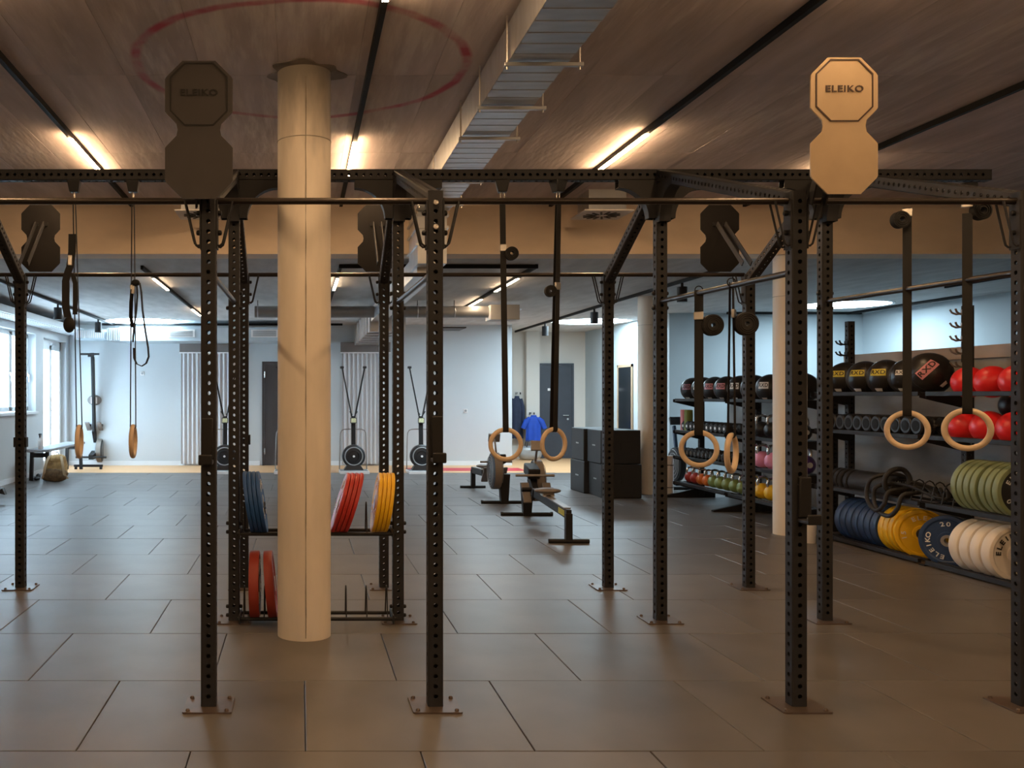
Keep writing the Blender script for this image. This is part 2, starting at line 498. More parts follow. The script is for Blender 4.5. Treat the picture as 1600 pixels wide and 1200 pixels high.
_pm = {}
def perforated(L, w=.075, pitch=.05, r=.0115, mat='rig_black', sides=(0, 1, 2, 3)):
    """square steel tube with a bolt hole every 50 mm on its faces, base at z = 0"""
    key = (round(L, 3), w, pitch, mat, sides)
    if key in _pm: return _pm[key]
    mb = MB(); n = int((L - .02) // pitch); z0 = (L - n * pitch) / 2; h = w / 2; ch = .006
    for k in range(4):
        mx = Matrix.Rotation(k * PI / 2, 4, 'Z')
        q = h - ch
        def strip(za, zb):
            mb.add([(-q, -h, za), (q, -h, za), (q, -h, zb), (-q, -h, zb)], [(0, 1, 2, 3)], mx)
        mb.add([(q, -h, 0), (h, -q, 0), (h, -q, L), (q, -h, L)], [(0, 1, 2, 3)], mx)
        if k not in sides:
            strip(0, L); continue
        strip(0, z0); strip(L - z0, L)
        for i in range(n):
            za = z0 + i * pitch; zc = za + pitch / 2
            vs_ = [(q, -h, za + pitch), (-q, -h, za + pitch), (-q, -h, za), (q, -h, za)]
            for e in range(8):
                a = PI / 4 * (e + 1)
                vs_.append((r * math.cos(a), -h, zc + r * math.sin(a)))
            for e in range(8):
                a = PI / 4 * (e + 1)
                vs_.append((r * math.cos(a), -h + .005, zc + r * math.sin(a)))
            fs = []
            for j in range(4):
                a0 = 4 + (2 * j) % 8; a1 = 4 + (2 * j + 1) % 8; a2 = 4 + (2 * j + 2) % 8
                fs.append((j, (j + 1) % 4, a2, a1, a0))
            for e in range(8):
                e2 = (e + 1) % 8
                fs.append((4 + e, 4 + e2, 12 + e2, 12 + e))
            mb.add(vs_, fs, mx)
    for z in (0, L):
        mb.add([(-h, -h, z), (h, -h, z), (h, h, z), (-h, h, z)], [(0, 1, 2, 3)])
    _pm[key] = mb.mesh('upright_post', mat, 30)
    return _pm[key]

def perf_between(name, p0, p1, parent, w=.075):
    p0 = Vector(p0); p1 = Vector(p1); d = p1 - p0
    me = perforated(d.length, w)
    o = inst(name, me, parent, p0)
    o.rotation_mode = 'QUATERNION'
    x, y, z = frame(d)
    o.rotation_quaternion = Matrix((x, y, z)).transposed().to_quaternion()
    return o

# ------------------------------------------------------------------ the setting
CEIL = 3.65          # upper slab
LOW = 3.09           # lower slab behind the beam
XL, XR, YB = -5.1, 10.6, 20.5

def struct(o, label):
    return tag(o, label, kind='structure')

floor = struct(MB().span(XL - .2, XR + .2, -4.2, 23, -.2, -.022).build('floor', 'floor_base'), 'floor of large dark rubber tiles laid in running bond')
tile_mesh = {}
def tile(x0, x1, y0, y1):
    g = .0026
    w, d = round(x1 - x0, 3), round(y1 - y0, 3)
    if (w, d) not in tile_mesh:
        a, b = w / 2 - g, d / 2 - g
        e = .0025
        vs_ = [(-a, -b, -.022), (a, -b, -.022), (a, b, -.022), (-a, b, -.022), (-a, -b, -e), (a, -b, -e), (a, b, -e), (-a, b, -e),
               (-a + e, -b + e, 0), (a - e, -b + e, 0), (a - e, b - e, 0), (-a + e, b - e, 0)]
        fs = [(0, 3, 2, 1)] + [(k, (k + 1) % 4, 4 + (k + 1) % 4, 4 + k) for k in range(4)] + [(4 + k, 4 + (k + 1) % 4, 8 + (k + 1) % 4, 8 + k) for k in range(4)] + [(8, 9, 10, 11)]
        tile_mesh[(w, d)] = MB().add(vs_, fs).mesh('tile', 'rubber_floor', 0)
    inst('tile', tile_mesh[(w, d)], floor, ((x0 + x1) / 2, (y0 + y1) / 2, random.uniform(-.0006, .0006)))
for r in range(16):
    y0 = 3.06 + r; y1 = min(y0 + 1, 18.56)
    off = .02 if r % 2 else -.48
    xs = [XL] + [k + off for k in range(-5, 8) if k + off > XL + .1 and k + off < 7.3] + [7.4]
    for a, b in zip(xs, xs[1:]):
        tile(a, b, y0, y1)
MB().span(XL, 6.95, 18.57, 22.8, -.022, .001).build('wooden_strip', 'wood_floor', floor)
tag(MB().span(2.2, 4.6, 19.0, 19.75, .001, .004).build('red_lane_mat', 'red_lane'), 'flat red lane strip on the wooden floor by the back wall', 'floor mat')

up = struct(MB().span(XL - .2, XR + .2, -4.2, 10.3, CEIL, CEIL + .2).build('ceiling', 'ceiling_concrete'), 'raw board-marked concrete ceiling with a sprayed red circle')
panel_mesh = {}
for j, (y0, y1) in enumerate(((.2, 2.16), (2.16, 4.12), (4.12, 6.07), (6.07, 8.02), (8.02, 10.2))):
    x = -4.14
    while x < 7.4:
        k = round(y1 - y0, 3)
        if k not in panel_mesh:
            panel_mesh[k] = MB().box((0, 0, 0), (.498, k - .003, .02)).mesh('concrete_panel', 'ceiling_concrete', 0)
        inst('concrete_panel', panel_mesh[k], up, (x + .25, (y0 + y1) / 2, CEIL - .010 + random.uniform(-.0015, .0015)))
        x += .5
low = struct(MB().span(XL - .2, XR + .2, 10.55, 23, LOW, LOW + .5).build('ceiling_low', 'ceiling_low'), 'lower pale concrete ceiling behind the beam')
low.name = 'ceiling.001'
struct(MB().span(XL - .2, XR + .2, 10.2, 10.55, LOW, CEIL).build('trim_1', 'beam_concrete'), 'wide concrete beam where the ceiling steps down')

# left wall with two deep openings
W = MB(); t = .22
W.span(XL - t, XL, -4.2, 14.6, 0, CEIL); W.span(XL - t, XL, 14.6, 17.96, 0, 1.24); W.span(XL - t, XL, 14.6, 17.96, 2.72, CEIL)
W.span(XL - t, XL, 17.96, 18.5, 0, CEIL); W.span(XL - t, XL, 18.5, 20.3, 2.69, CEIL); W.span(XL - t, XL, 20.3, 23, 0, CEIL)
struct(W.build('wall_left', 'white_wall'), 'white left wall with deep window openings')
struct(MB().span(XL, 4.64, YB, YB + .2, 0, LOW).build('wall_back', 'white_wall'), 'white back wall behind the ski machines')
struct(MB().span(4.64, 7.1, 22.8, 23, 0, LOW).span(5.47, 5.79, 22.62, 22.8, 0, LOW).span(4.44, 4.64, YB + .2, 22.8, 0, LOW).build('wall_alcove', 'cream_wall'), 'cream walls of the recess with the door')
struct(MB().span(6.95, 7.1, 17.6, 22.8, 0, LOW).build('wall_side', 'blue_grey_wall'), 'bright side wall with the narrow mirror')
struct(MB().span(7.1, XR + .2, 17.6, 17.8, 0, LOW).build('wall_back_right', 'blue_grey_wall'), 'pale wall far behind the storage racks')
struct(MB().span(XR, XR + .2, -4.2, 17.6, 0, CEIL).build('wall_right', 'blue_grey_wall'), 'pale right wall beyond the low concrete wall')
struct(MB().span(XL - .2, XR + .2, -4.2, -4.0, 0, CEIL).build('wall_rear', 'cream_wall'), 'wall behind the viewer')
pw = struct(MB().span(6.5, 6.72, -2, 11.1, 0, 1.99).span(6.5, 6.72, 11.1, 14.2, 0, 1.66).build('wall_parapet', 'rough_wall'), 'rough grey low wall behind the storage racks')
MB().span(6.47, 6.75, -2, 11.12, 1.90, 2.02).build('ledge', 'ledge_wood', pw)
struct(MB().span(XL, -.9, YB - .014, YB, 0, .1).span(.1, 4.64, YB - .014, YB, 0, .1).build('baseboard_back', 'window_white'), 'white skirting board along the back wall')
struct(MB().span(XL, XL + .014, 10, 18.5, 0, .09).build('baseboard_left', 'window_white'), 'white skirting board along the left wall')

# window and glazed door in the left wall
wn = struct(MB().span(XL - .02, XL + .05, 14.55, 18.0, 1.19, 1.235).build('window_1', 'window_white'), 'wide white window high in the left wall')
ys = [14.62, 15.74, 16.85, 17.94]
for a, b in zip(ys, ys[1:]):
    sash = MB()
    x0, x1 = XL - .21, XL - .14
    sash.span(x0, x1, a + .005, a + .08, 1.25, 2.71).span(x0, x1, b - .08, b - .005, 1.25, 2.71).span(x0, x1, a, b, 1.25, 1.33).span(x0, x1, a, b, 2.63, 2.71)
    so = sash.build('sash', 'window_white', wn, bevel=.006)
    MB().span(XL - .18, XL - .172, a + .07, b - .07, 1.32, 2.64).build('pane', 'window_glass', so)
    MB().span(XL - .14, XL - .125, b - .06, b - .03, 1.9, 1.96).bar((XL - .11, b - .045, 1.93), (XL - .11, b - .045, 1.80), .012, .02).cyl((XL - .14, b - .045, 1.93), (XL - .1, b - .045, 1.93), .01).build('window_handle', 'chrome', so)
dn = struct(MB().span(XL - .2, XL - .12, 18.52, 18.60, 0, 2.68).span(XL - .2, XL - .12, 20.2, 20.29, 0, 2.68).span(XL - .2, XL - .12, 18.52, 20.29, 2.58, 2.68).span(XL - .2, XL - .12, 18.52, 20.29, 0, .1).build('door_1', 'window_white', bevel=.006), 'white glazed terrace door in the left wall')
for a, b in ((18.6, 19.4), (19.4, 20.2)):
    lf = MB().span(XL - .19, XL - .10, a, a + .09, .1, 2.58).span(XL - .19, XL - .10, b - .09, b, .1, 2.58).span(XL - .19, XL - .10, a, b, 2.48, 2.58).span(XL - .19, XL - .10, a, b, .1, .22).build('door_leaf', 'window_white', dn, bevel=.006)
    MB().span(XL - .16, XL - .152, a + .08, b - .08, .2, 2.5).build('pane', 'window_glass', lf)
MB().cyl((XL - .1, 19.45, 1.22), (XL - .05, 19.45, 1.22), .012).bar((XL - .055, 19.45, 1.22), (XL - .055, 19.45, 1.08), .014, .022).build('door_handle', 'chrome', dn)

# dark doors
def dark_door(name, x0, x1, y, h, mat, label, handle_side=1):
    d = struct(MB().span(x0 - .05, x0, y - .05, y, 0, h + .05).span(x1, x1 + .05, y - .05, y, 0, h + .05).span(x0, x1, y - .05, y, h, h + .05).build(name, mat), label)
    MB().span(x0 + .003, x1 - .003, y - .045, y - .005, .01, h - .004).build('door_leaf', mat, d)
    hx = x1 - .1 if handle_side > 0 else x0 + .1
    MB().cyl((hx, y - .045, 1.05), (hx, y - .10, 1.05), .011).bar((hx, y - .095, 1.05), (hx - handle_side * .13, y - .095, 1.05), .018, .018).build('door_handle', 'chrome', d)
    MB().cyl((hx, y - .045, .96), (hx, y - .052, .96), .025).build('lock_plate', 'chrome', d)
    return d
d2 = dark_door('door_2', -.80, .10, YB, 2.23, 'door_brown', 'dark brown door in the back wall behind the round column', 1)
for z in (.25, 1.93):
    MB().cyl((-.79, YB - .06, z), (-.79, YB - .06, z + .13), .012).build('hinge', 'chrome', d2)
d3 = dark_door('door_3', 5.84, 6.61, 22.8, 2.27, 'door_dark', 'dark grey door with a small white name plate in the recess', 1)
MB().span(6.02, 6.26, 22.742, 22.752, 1.65, 1.71).build('name_plate', 'white_plastic', d3)

mir = thing('wall_mirror', 'tall narrow dark mirror with a pale frame on the bright side wall', 'mirror', (6.945, 19.95, 0))
MB().span(-.03, 0, -.46, -.40, .6, 2.2).span(-.03, 0, .40, .46, .6, 2.2).span(-.03, 0, -.46, .46, 2.14, 2.2).span(-.03, 0, -.46, .46, .6, .66).build('mirror_frame', 'ledge_wood', mir)
MB().span(-.02, -.008, -.4, .4, .66, 2.14).build('mirror_glass', 'mirror_dark', mir)

# concrete columns
def column(x, y, r, h, label, stained=False):
    c = struct(MB().lathe([(r, 0), (r, h)], 64).build('column', 'column_grimy' if stained else 'column_paint', loc=(x, y, 0)), label)
    MB().torus(r + .0005, .003, Matrix.Translation((0, 0, h - .45)), 64, 6).build('joint_ring', 'seam', c)
    if stained:
        pts = []
        for k in range(25):
            z = .02 + (h - .1) * k / 24
            a = R(-87) + .006 * math.sin(k * 2.3)
            pts.append((math.cos(a) * (r + .0005), math.sin(a) * (r + .0005), z))
        MB().tube(pts, .004, 5, radii=[random.uniform(.0012, .0055) for _ in pts]).build('mould_seam', 'seam', c)
    return c
column(.022, 6.03, .1715, CEIL - .02, 'cream painted round concrete column standing in the rig', True)
column(5.44, 10.38, .172, LOW, 'cream round column beside the kettlebell rack')
column(5.47, 14.65, .172, LOW, 'round column behind the stacked black boxes')
# grey cement smear round the head of the near column
st = MB()
ring_o = []; ring_i = []
for k in range(48):
    a = 2 * PI * k / 48
    rr = .235 + .03 * math.sin(3 * a + 1) + .025 * math.sin(7 * a)
    ring_o.append((rr * math.cos(a), rr * math.sin(a))); ring_i.append((.165 * math.cos(a), .165 * math.sin(a)))
st.frame2d(ring_o, ring_i,   .004, Matrix.Translation((.022, 6.03, CEIL - .0225)))
struct(st.build('trim_2', 'stain'), 'grey cement smear round the column head')

# skylights
for (x, y, r, lb) in ((-3.28, 19.45, .80, 'round glowing skylight above the left end of the back wall'), (6.05, 19.5, .80, 'round glowing skylight in front of the grey door recess'),
                      (9.25, 15.9, .72, 'round glowing skylight over the far right corner'), (3.25, 16.9, .70, 'round glowing skylight beside the end of the grey cross duct')):
    s = thing('skylight', lb, 'skylight', (x, y, LOW), group='round skylights')
    s['kind'] = 'structure'
    MB().lathe([(r - .02, -.004), (r - .02, .004)], 56).build('dome', 'skylight_glow', s)
    MB().lathe([(r - .02, -.01), (r + .03, -.01), (r + .03, .002), (r - .02, .002)], 56, close=True).build('skylight_rim', 'window_white', s)

# ------------------------------------------------------------------ light tracks
def track(x0, y0, x1, y1, z, leds, label, mat='led_warm', spots=(), w=.034, h=.045):
    t_ = thing('light_track', label, 'track light', (x0, y0, z), group='black ceiling light tracks')
    dx, dy = x1 - x0, y1 - y0
    MB().bar((0, 0, -h / 2), (dx, dy, -h / 2), w, h).build('track_rail', 'track_black', t_)
    L = math.hypot(dx, dy)
    for (a, b) in leds:
        MB().bar((dx * (a - y0) / dy, a - y0, -h - .0042), (dx * (b - y0) / dy, b - y0, -h - .0042), .034, .0085).build('led_strip', mat, t_)
    for yy in spots:
        p = Vector((dx * (yy - y0) / dy, yy - y0, 0))
        sp = MB().cyl(p + Vector((0, 0, -.30)), p + Vector((0, 0, -.10)), .066, n=24).build('spot_head', 'black_metal', t_)
        MB().cyl(p + Vector((0, 0, -.10)), p + Vector((0, 0, -.04)), .018, n=10).build('spot_stem', 'black_metal', sp)
    return t_
track(-1.83, -3.8, -1.83, 10.1, CEIL - .02, ((-3.3, -2.4), (.28, 1.2), (3.86, 4.78), (7.40, 8.62)), 'light track along the upper ceiling on the left')
track(.435, -3.8, .435, 10.1, CEIL - .02, ((-3.3, -2.4), (.28, 1.2), (3.9, 4.81), (7.52, 8.80)), 'light track along the upper ceiling beside the painted column')
track(2.70, -3.8, 2.70, 10.1, CEIL - .02, ((-3.3, -2.4), (.28, 1.2), (3.82, 4.73), (7.28, 8.52)), 'light track along the upper ceiling right of the duct')
t4 = track(4.80, -3.8, 4.80, 10.1, CEIL - .02, ((-3.3, -2.4), (.28, 1.2), (3.82, 4.73), (8.14, 8.62)), 'track along the upper ceiling at far right with added unseen lamp strips')  # all strips on this track are added, out of sight, to warm the racks
MB().box((0, 11.85, -.13), (.11, .2, .17)).build('spot_head', 'black_metal', t4)
track(-1.89, 11.1, -1.90, 17.8, LOW, ((12.0, 13.3), (16.3, 17.6)), 'light track on the lower ceiling at left', 'led_far')
track(.47, 11.0, .47, 17.8, LOW, ((12.0, 13.3), (16.3, 17.6)), 'light track on the lower ceiling behind the painted column', 'led_far')
track(2.78, 11.0, 2.86, 17.2, LOW, ((12.0, 13.5), (14.6, 16.2)), 'light track on the lower ceiling behind the hanging rings', 'led_far')
track(.47, 11.0, 2.80, 11.02, LOW - .003, (), 'short black cross bar joining two light tracks below the beam')
track(5.08, 11.2, 5.15, 22.4, LOW, (), 'long track with three cylinder spots leading to the grey door', spots=(12.45, 16.25, 19.6))
track(-4.0, 11.5, -4.02, 20.1, LOW, (), 'long track with two cylinder spots along the window wall', spots=(15.4, 18.5))
track(-4.3, 20.12, .9, 20.13, LOW, (), 'thin track running across above the back wall duct')
track(10.2, 14.2, 10.2, 17.4, LOW, (), 'unlit track beside the far right wall')
track(9.05, 11.2, 9.05, 13.1, LOW, (), 'short unlit track at far right behind the beam')
track(7.9, 17.3, 10.4, 17.31, LOW - .003, (), 'thin track across in front of the far right wall')

# ------------------------------------------------------------------ ventilation
def duct_panel_mesh(w, l):
    """cross-ribbed sheet of the duct floor: one length with a shallow folded rib"""
    return MB().add([(-w / 2, -l / 2, 0), (w / 2, -l / 2, 0), (w / 2, -l / 2 + .012, -.006), (-w / 2, -l / 2 + .012, -.006), (w / 2, -l / 2 + .03, 0), (-w / 2, -l / 2 + .03, 0), (w / 2, l / 2, -.004), (-w / 2, l / 2, -.004), (-w / 2, -l / 2, .01), (w / 2, -l / 2, .01), (w / 2, l / 2, .01), (-w / 2, l / 2, .01)],
                    [(0, 1, 2, 3), (3, 2, 4, 5), (5, 4, 6, 7), (8, 9, 10, 11), (0, 8, 9, 1), (7, 6, 10, 11)]).mesh('duct_panel', 'galvanised', 0)
dz0, dz1 = 3.385, 3.60
dx0, dx1 = 1.145, 1.475
du = thing('ventilation_duct', 'galvanised ribbed duct hung under the upper ceiling', 'duct', (0, 0, 0))
MB().span(dx0, dx1, 0, 9.3, dz0 + .004, dz1).build('duct_body', 'galvanised', du)
pm_ = duct_panel_mesh(dx1 - dx0, .1475)
y = 3.6
while y < 9.25:
    inst('duct_panel', pm_, du, ((dx0 + dx1) / 2, y, dz0)); y += .1475
for yy in (5.12, 5.9, 6.6, 7.95, 8.9):
    rl = MB().span(dx0 - .03, dx1 + .075, yy - .013, yy + .013, dz0 - .034, dz0 - .012).build('support_rail', 'galvanised', du, bevel=.003)
    for xx in (dx0 - .014, dx1 + .055):
        MB().cyl((xx, yy, dz0 - .05), (xx, yy, CEIL - .02), .0055, n=8).build('threaded_rod', 'bolt_steel', rl)
dd = MB().span(dx0 + .02, dx1 - .02, 9.3, 10.05, 2.86, dz1).build('duct_drop', 'galvanised', du)
for z in (3.05, 3.22, 3.34):
    MB().span(dx0 - .0, dx1, 9.285, 10.06, z - .012, z + .012).build('flange', 'galvanised', dd)
MB().span(dx0 + .05, dx1 - .05, 9.6, 15.9, 2.80, 3.02).build('duct_body', 'galvanised', du)
fd = thing('ventilation_duct', 'stepped silver duct with flanges running to the right curtain', 'duct', (0, 0, 0))
MB().span(1.20, 1.76, 15.9, 20.3, 2.66, 3.05).build('duct_body', 'galvanised', fd)
for k in range(7):
    MB().span(1.17, 1.79, 15.92 + k * .72, 15.97 + k * .72, 2.63, 3.07).build('flange', 'galvanised', fd)
cd = thing('cross_duct', 'round grey duct running across below the lower ceiling', 'duct', (0, 0, 0))
MB().cyl((-.75, 15.2, 2.90), (1.19, 15.2, 2.90), .095, n=24).build('duct_pipe', 'grey_metal', cd)
MB().cyl((1.43, 15.2, 2.90), (3.05, 15.2, 2.90), .095, n=24).build('duct_pipe', 'grey_metal', cd)
for x in (-.7, .4, 1.9, 2.5):
    MB().torus(.098, .008, Matrix.Translation((x, 15.2, 2.90)) @ Matrix.Rotation(PI / 2, 4, 'Y'), 24, 6).build('pipe_band', 'galvanised', cd)
    MB().cyl((x, 15.2, 2.99), (x, 15.2, LOW), .006, n=8).build('threaded_rod', 'black_metal', cd)
MB().span(3.05, 3.52, 15.0, 15.4, 2.76, 3.0).build('damper_box', 'cream_wall', cd, bevel=.006)
MB().span(2.2, 2.75, 15.5, 16.2, 2.66, 2.68).build('vent_slot', 'black_metal', cd)

sd = thing('wall_duct', 'pale blue box duct with grilles across the top of the back wall', 'duct', (0, 0, 0))
MB().span(-3.75, .55, 19.3, 20.3, 2.665, 2.955).build('duct_body', 'duct_blue', sd, bevel=.006)
for x0 in (-2.72, -1.0):
    g = MB().span(x0 - .03, x0 + .53, 19.285, 19.30, 2.74, 2.90).build('grille', 'white_plastic', sd)
    for k in range(6):
        MB().box((x0 + .25, 19.277, 2.765 + k * .021), (.48, .012, .006), rot=(R(30), 0, 0)).build('slat', 'grey_metal', g)
for k in range(6):
    a = k * 15
    MB().span(-4.02 + k * .045, -3.985 + k * .045, 19.32 + .0 * k, 20.3, 2.68 - .0 * k, 2.94).build('duct_rib', 'galvanised', sd)
lg = MB().span(-4.75, -4.1, 19.5, 20.3, 2.72, 2.92).build('end_box', 'duct_blue', sd)
for k in range(16):
    MB().span(-4.73 + k * .04, -4.715 + k * .04, 19.48, 19.5, 2.74, 2.90).build('slat', 'white_plastic', lg)

wt = thing('cable_tray', 'white ribbed channel along the top of the window wall', 'cable tray', (0, 0, 0))
MB().span(XL, XL + .42, 11, 20.3, 2.86, 2.98).build('tray_body', 'window_white', wt, bevel=.01)
for k in range(5):
    MB().span(XL + .05 + k * .075, XL + .075 + k * .075, 11, 20.3, 2.845, 2.86).build('tray_rib', 'window_white', wt)
for yy in (12.5, 14.5, 16.5, 18.5):
    MB().cyl((XL + .2, yy, 2.98), (XL + .2, yy, LOW), .01, n=8).build('tray_hanger', 'galvanised', wt)

def diffuser(x, y, z, label):
    d = thing('air_diffuser', label, 'air vent', (x, y, z), group='square swirl diffusers')
    MB().span(-.19, .19, -.19, .19, .02, CEIL - .02 - z).build('plenum_box', 'galvanised', d)
    MB().box((0, 0, .008), (.50, .50, .016)).build('diffuser_plate', 'white_plastic', d, bevel=.004)
    for k in range(14):
        a = 2 * PI * k / 14
        MB().box((.125, 0, -.004), (.12, .022, .006), Matrix.Rotation(a, 4, 'Z') @ Matrix.Rotation(.35, 4, 'Z')).build('swirl_blade', 'black_metal', d)
    MB().cyl((0, 0, -.006), (0, 0, .0), .035).build('centre_cap', 'white_plastic', d)
diffuser(3.10, 9.62, 3.40, 'square swirl air diffuser right of the two hanging rings')
diffuser(-1.02, 9.62, 3.40, 'square swirl air diffuser behind the left black sign')

# ------------------------------------------------------------------ the training rig
Y1, Y2, Y3 = 4.65, 6.41, 7.50
XC = (-.457, .667, 2.468, 3.60)
HB = 2.515            # pull-up bars
HT = 3.055            # centre of the high cross beam
PW = .075
rig = thing('training_rig', 'black steel training rig of perforated posts, bars and plate shelves', 'rig', (0, 0, 0))

plate_me = MB().prism([(-.12, -.112), (-.112, -.12), (.112, -.12), (.12, -.112), (.12, .112), (.112, .12), (-.112, .12), (-.12, .112)], .008).mesh('base_plate', 'plate_steel', 0)
anchor_me = MB().lathe([(.011, 0), (.011, .006), (.006, .012), (0, .012)], 8).mesh('anchor_bolt', 'plate_steel', 40)
bolt_me = MB().lathe([(.013, 0), (.015, .004), (.012, .010), (0, .012)], 12).mesh('bolt', 'bolt_steel', 40)
bolt_dark = MB().lathe([(.012, 0), (.014, .006), (.012, .017), (.006, .02), (0, .02)], 10).mesh('bolt', 'black_metal', 40)

def post(x, y, h, plate=True):
    p = inst('upright_post', perforated(h), rig, (x, y, .006))
    if plate:
        b = inst('base_plate', plate_me, p, (0, 0, -.002))
        for sx in (-1, 1):
            for sy in (-1, 1):
                inst('anchor_bolt', anchor_me, p, (sx * .095, sy * .095, .002))
    return p
posts = {}
for x in (-2.25,) + XC:
    posts[(x, 1)] = post(x, Y1, 2.555)
for x in XC:
    posts[(x, 2)] = post(x, Y2, 3.01)
for x in (-2.25,) + XC:
    posts[(x, 3)] = post(x, Y3, 2.48)
posts[(-2.25, 2)] = post(-2.25, Y2, 3.01)
# high cross beam
xs = (-4.05, -2.25, -.457, .667, 2.468, 3.60, 4.72)
for a, b in zip(xs, xs[1:]):
    perf_between('cross_beam', (a, Y2, HT), (b, Y2, HT), rig)
# sloped beams front and back
for x in (-2.25,) + XC:
    perf_between('sloped_beam', (x, Y2 - .03, HT - .005), (x, Y1 - .01, HB + .005), rig)
    perf_between('sloped_beam', (x, Y2 + .03, HT - .02), (x, Y3 + .02, HB - .06), rig)

# curved gusset plates under the cross beam
def gusset(x, y, z, sx, axis='X'):
    n = 10; r = .21
    out = [(0, 0), (r + .05, 0)] + [((r + .05) - r * math.sin(PI / 2 * k / n), -(r + .05) + r * math.cos(PI / 2 * k / n)) for k in range(n + 1)] + [(.05, -(r + .05)), (0, -(r + .05))]
    out = [(u * sx, v) for u, v in out]
    if sx < 0: out.reverse()
    mx = Matrix.Rotation(PI / 2, 4, 'X') if axis == 'X' else Matrix.Rotation(PI / 2, 4, 'Z') @ Matrix.Rotation(PI / 2, 4, 'X')
    mb = MB()
    for s_ in (-1, 1):
        mb.prism(out, .006, Matrix.Translation((0, s_ * .036, 0) if axis == 'X' else (s_ * .036, 0, 0)) @ mx)
    # rolled lip along the curve
    pts = [((r + .05 - r * math.sin(PI / 2 * k / n)) * sx, -(r + .05) + r * math.cos(PI / 2 * k / n)) for k in range(n + 1)]
    p3 = [(u, 0, v) if axis == 'X' else (0, u, v) for u, v in pts]
    mb.ribbon(p3, .075, .006, (0, 1, 0) if axis == 'X' else (1, 0, 0))
    mb.build('gusset_plate', 'rig_black', rig, loc=(x, y, z))
for x in XC:
    for s_ in (-1, 1):
        gusset(x + s_ * PW / 2, Y2, HT - PW / 2, s_)
    gusset(x, Y2 - PW / 2, HT - PW / 2 - .03, -1, 'Y')

# pull-up bars along X
def xbar(x0, x1, y, z, r=.0165):
    MB().cyl((x0, y, z), (x1, y, z), r, n=20).build('pull_up_bar', 'bar_steel', rig)
xx = (-2.25,) + XC
for a, b in zip(xx, xx[1:]):
    xbar(a + PW / 2, b - PW / 2, Y1, HB); xbar(a + PW / 2, b - PW / 2, Y3, HB)
xbar(-4.05, -2.25 - PW / 2, Y1, HB); xbar(-4.05, -2.25 - PW / 2, Y3, HB)
# side pull-up bars running back at shoulder rows
side_bar = {}
for x in XC:
    MB().cyl((x, Y1 + PW / 2, 2.165), (x, Y2 - PW / 2, 2.19), .0165, n=20).build('pull_up_bar', 'bar_steel', rig)
# bent-rod brackets on both sides of each bar joint
def bracket(x, y, s_):
    br = MB()
    for dy in (-.026, .026):
        br.tube([(s_ * .037, dy, -.222), (s_ * .055, dy, -.226), (s_ * .068, dy, -.215), (s_ * .074, dy, -.195), (s_ * .118, dy, -.004)], .0055, 8)
    br.box((s_ * .041, 0, -.12), (.007, .07, .24))
    b = br.build('bar_bracket', 'rig_black', rig, loc=(x, y, HB))
    for z in (-.06, -.158):
        inst('bolt', bolt_dark, b, (s_ * .044, 0, z), (0, s_ * PI / 2, 0))
for yy in (Y1, Y3):
    for x in (-2.25,) + XC:
        for s_ in (-1, 1):
            if x == 3.60 and s_ > 0: continue
            bracket(x, yy, s_)
# visible bolts on post faces
for (x, r, zs) in ((.667, 1, (2.50, 2.38)),):
    for z in zs:
        inst('bolt', bolt_me, posts[(x, r)], (0, -PW / 2, z - .006), (PI / 2, 0, 0))
for x in XC:
    for z in (2.14, 2.24):
        for s_ in (-1, 1):
            inst('bolt', bolt_dark, posts[(x, 2)], (s_ * PW / 2, 0, z), (0, s_ * PI / 2, 0))
# plate shelves between the second-row posts
for z in (.042, .613):
    for y in (6.28, 6.46):
        MB().cyl((XC[0] + .03, y, z), (XC[1] - .03, y, z), .0125, n=14).build('shelf_rail', 'black_metal', rig)
    for x in (XC[0] + .045, XC[1] - .045):
        MB().span(x - .006, x + .006, 6.25, 6.49, z - .03, z + .03).build('shelf_bracket', 'rig_black', rig, bevel=.004)
    for k in range(8):
        x = -.385 + k * .1385
        MB().tube([(x, 6.285, z), (x, 6.34, z + .19), (x, 6.36, z + .205), (x, 6.38, z + .205), (x, 6.40, z + .19), (x, 6.455, z)], .0042, 6).build('shelf_divider', 'black_metal', rig)
    for x in (XC[0], XC[1]):
        for s_ in (-1, 1):
            for dz in (-.03, .03):
                inst('bolt', bolt_dark, posts[(x, 2)], (s_ * PW / 2, 0, z + dz + .02), (0, s_ * PI / 2, 0))

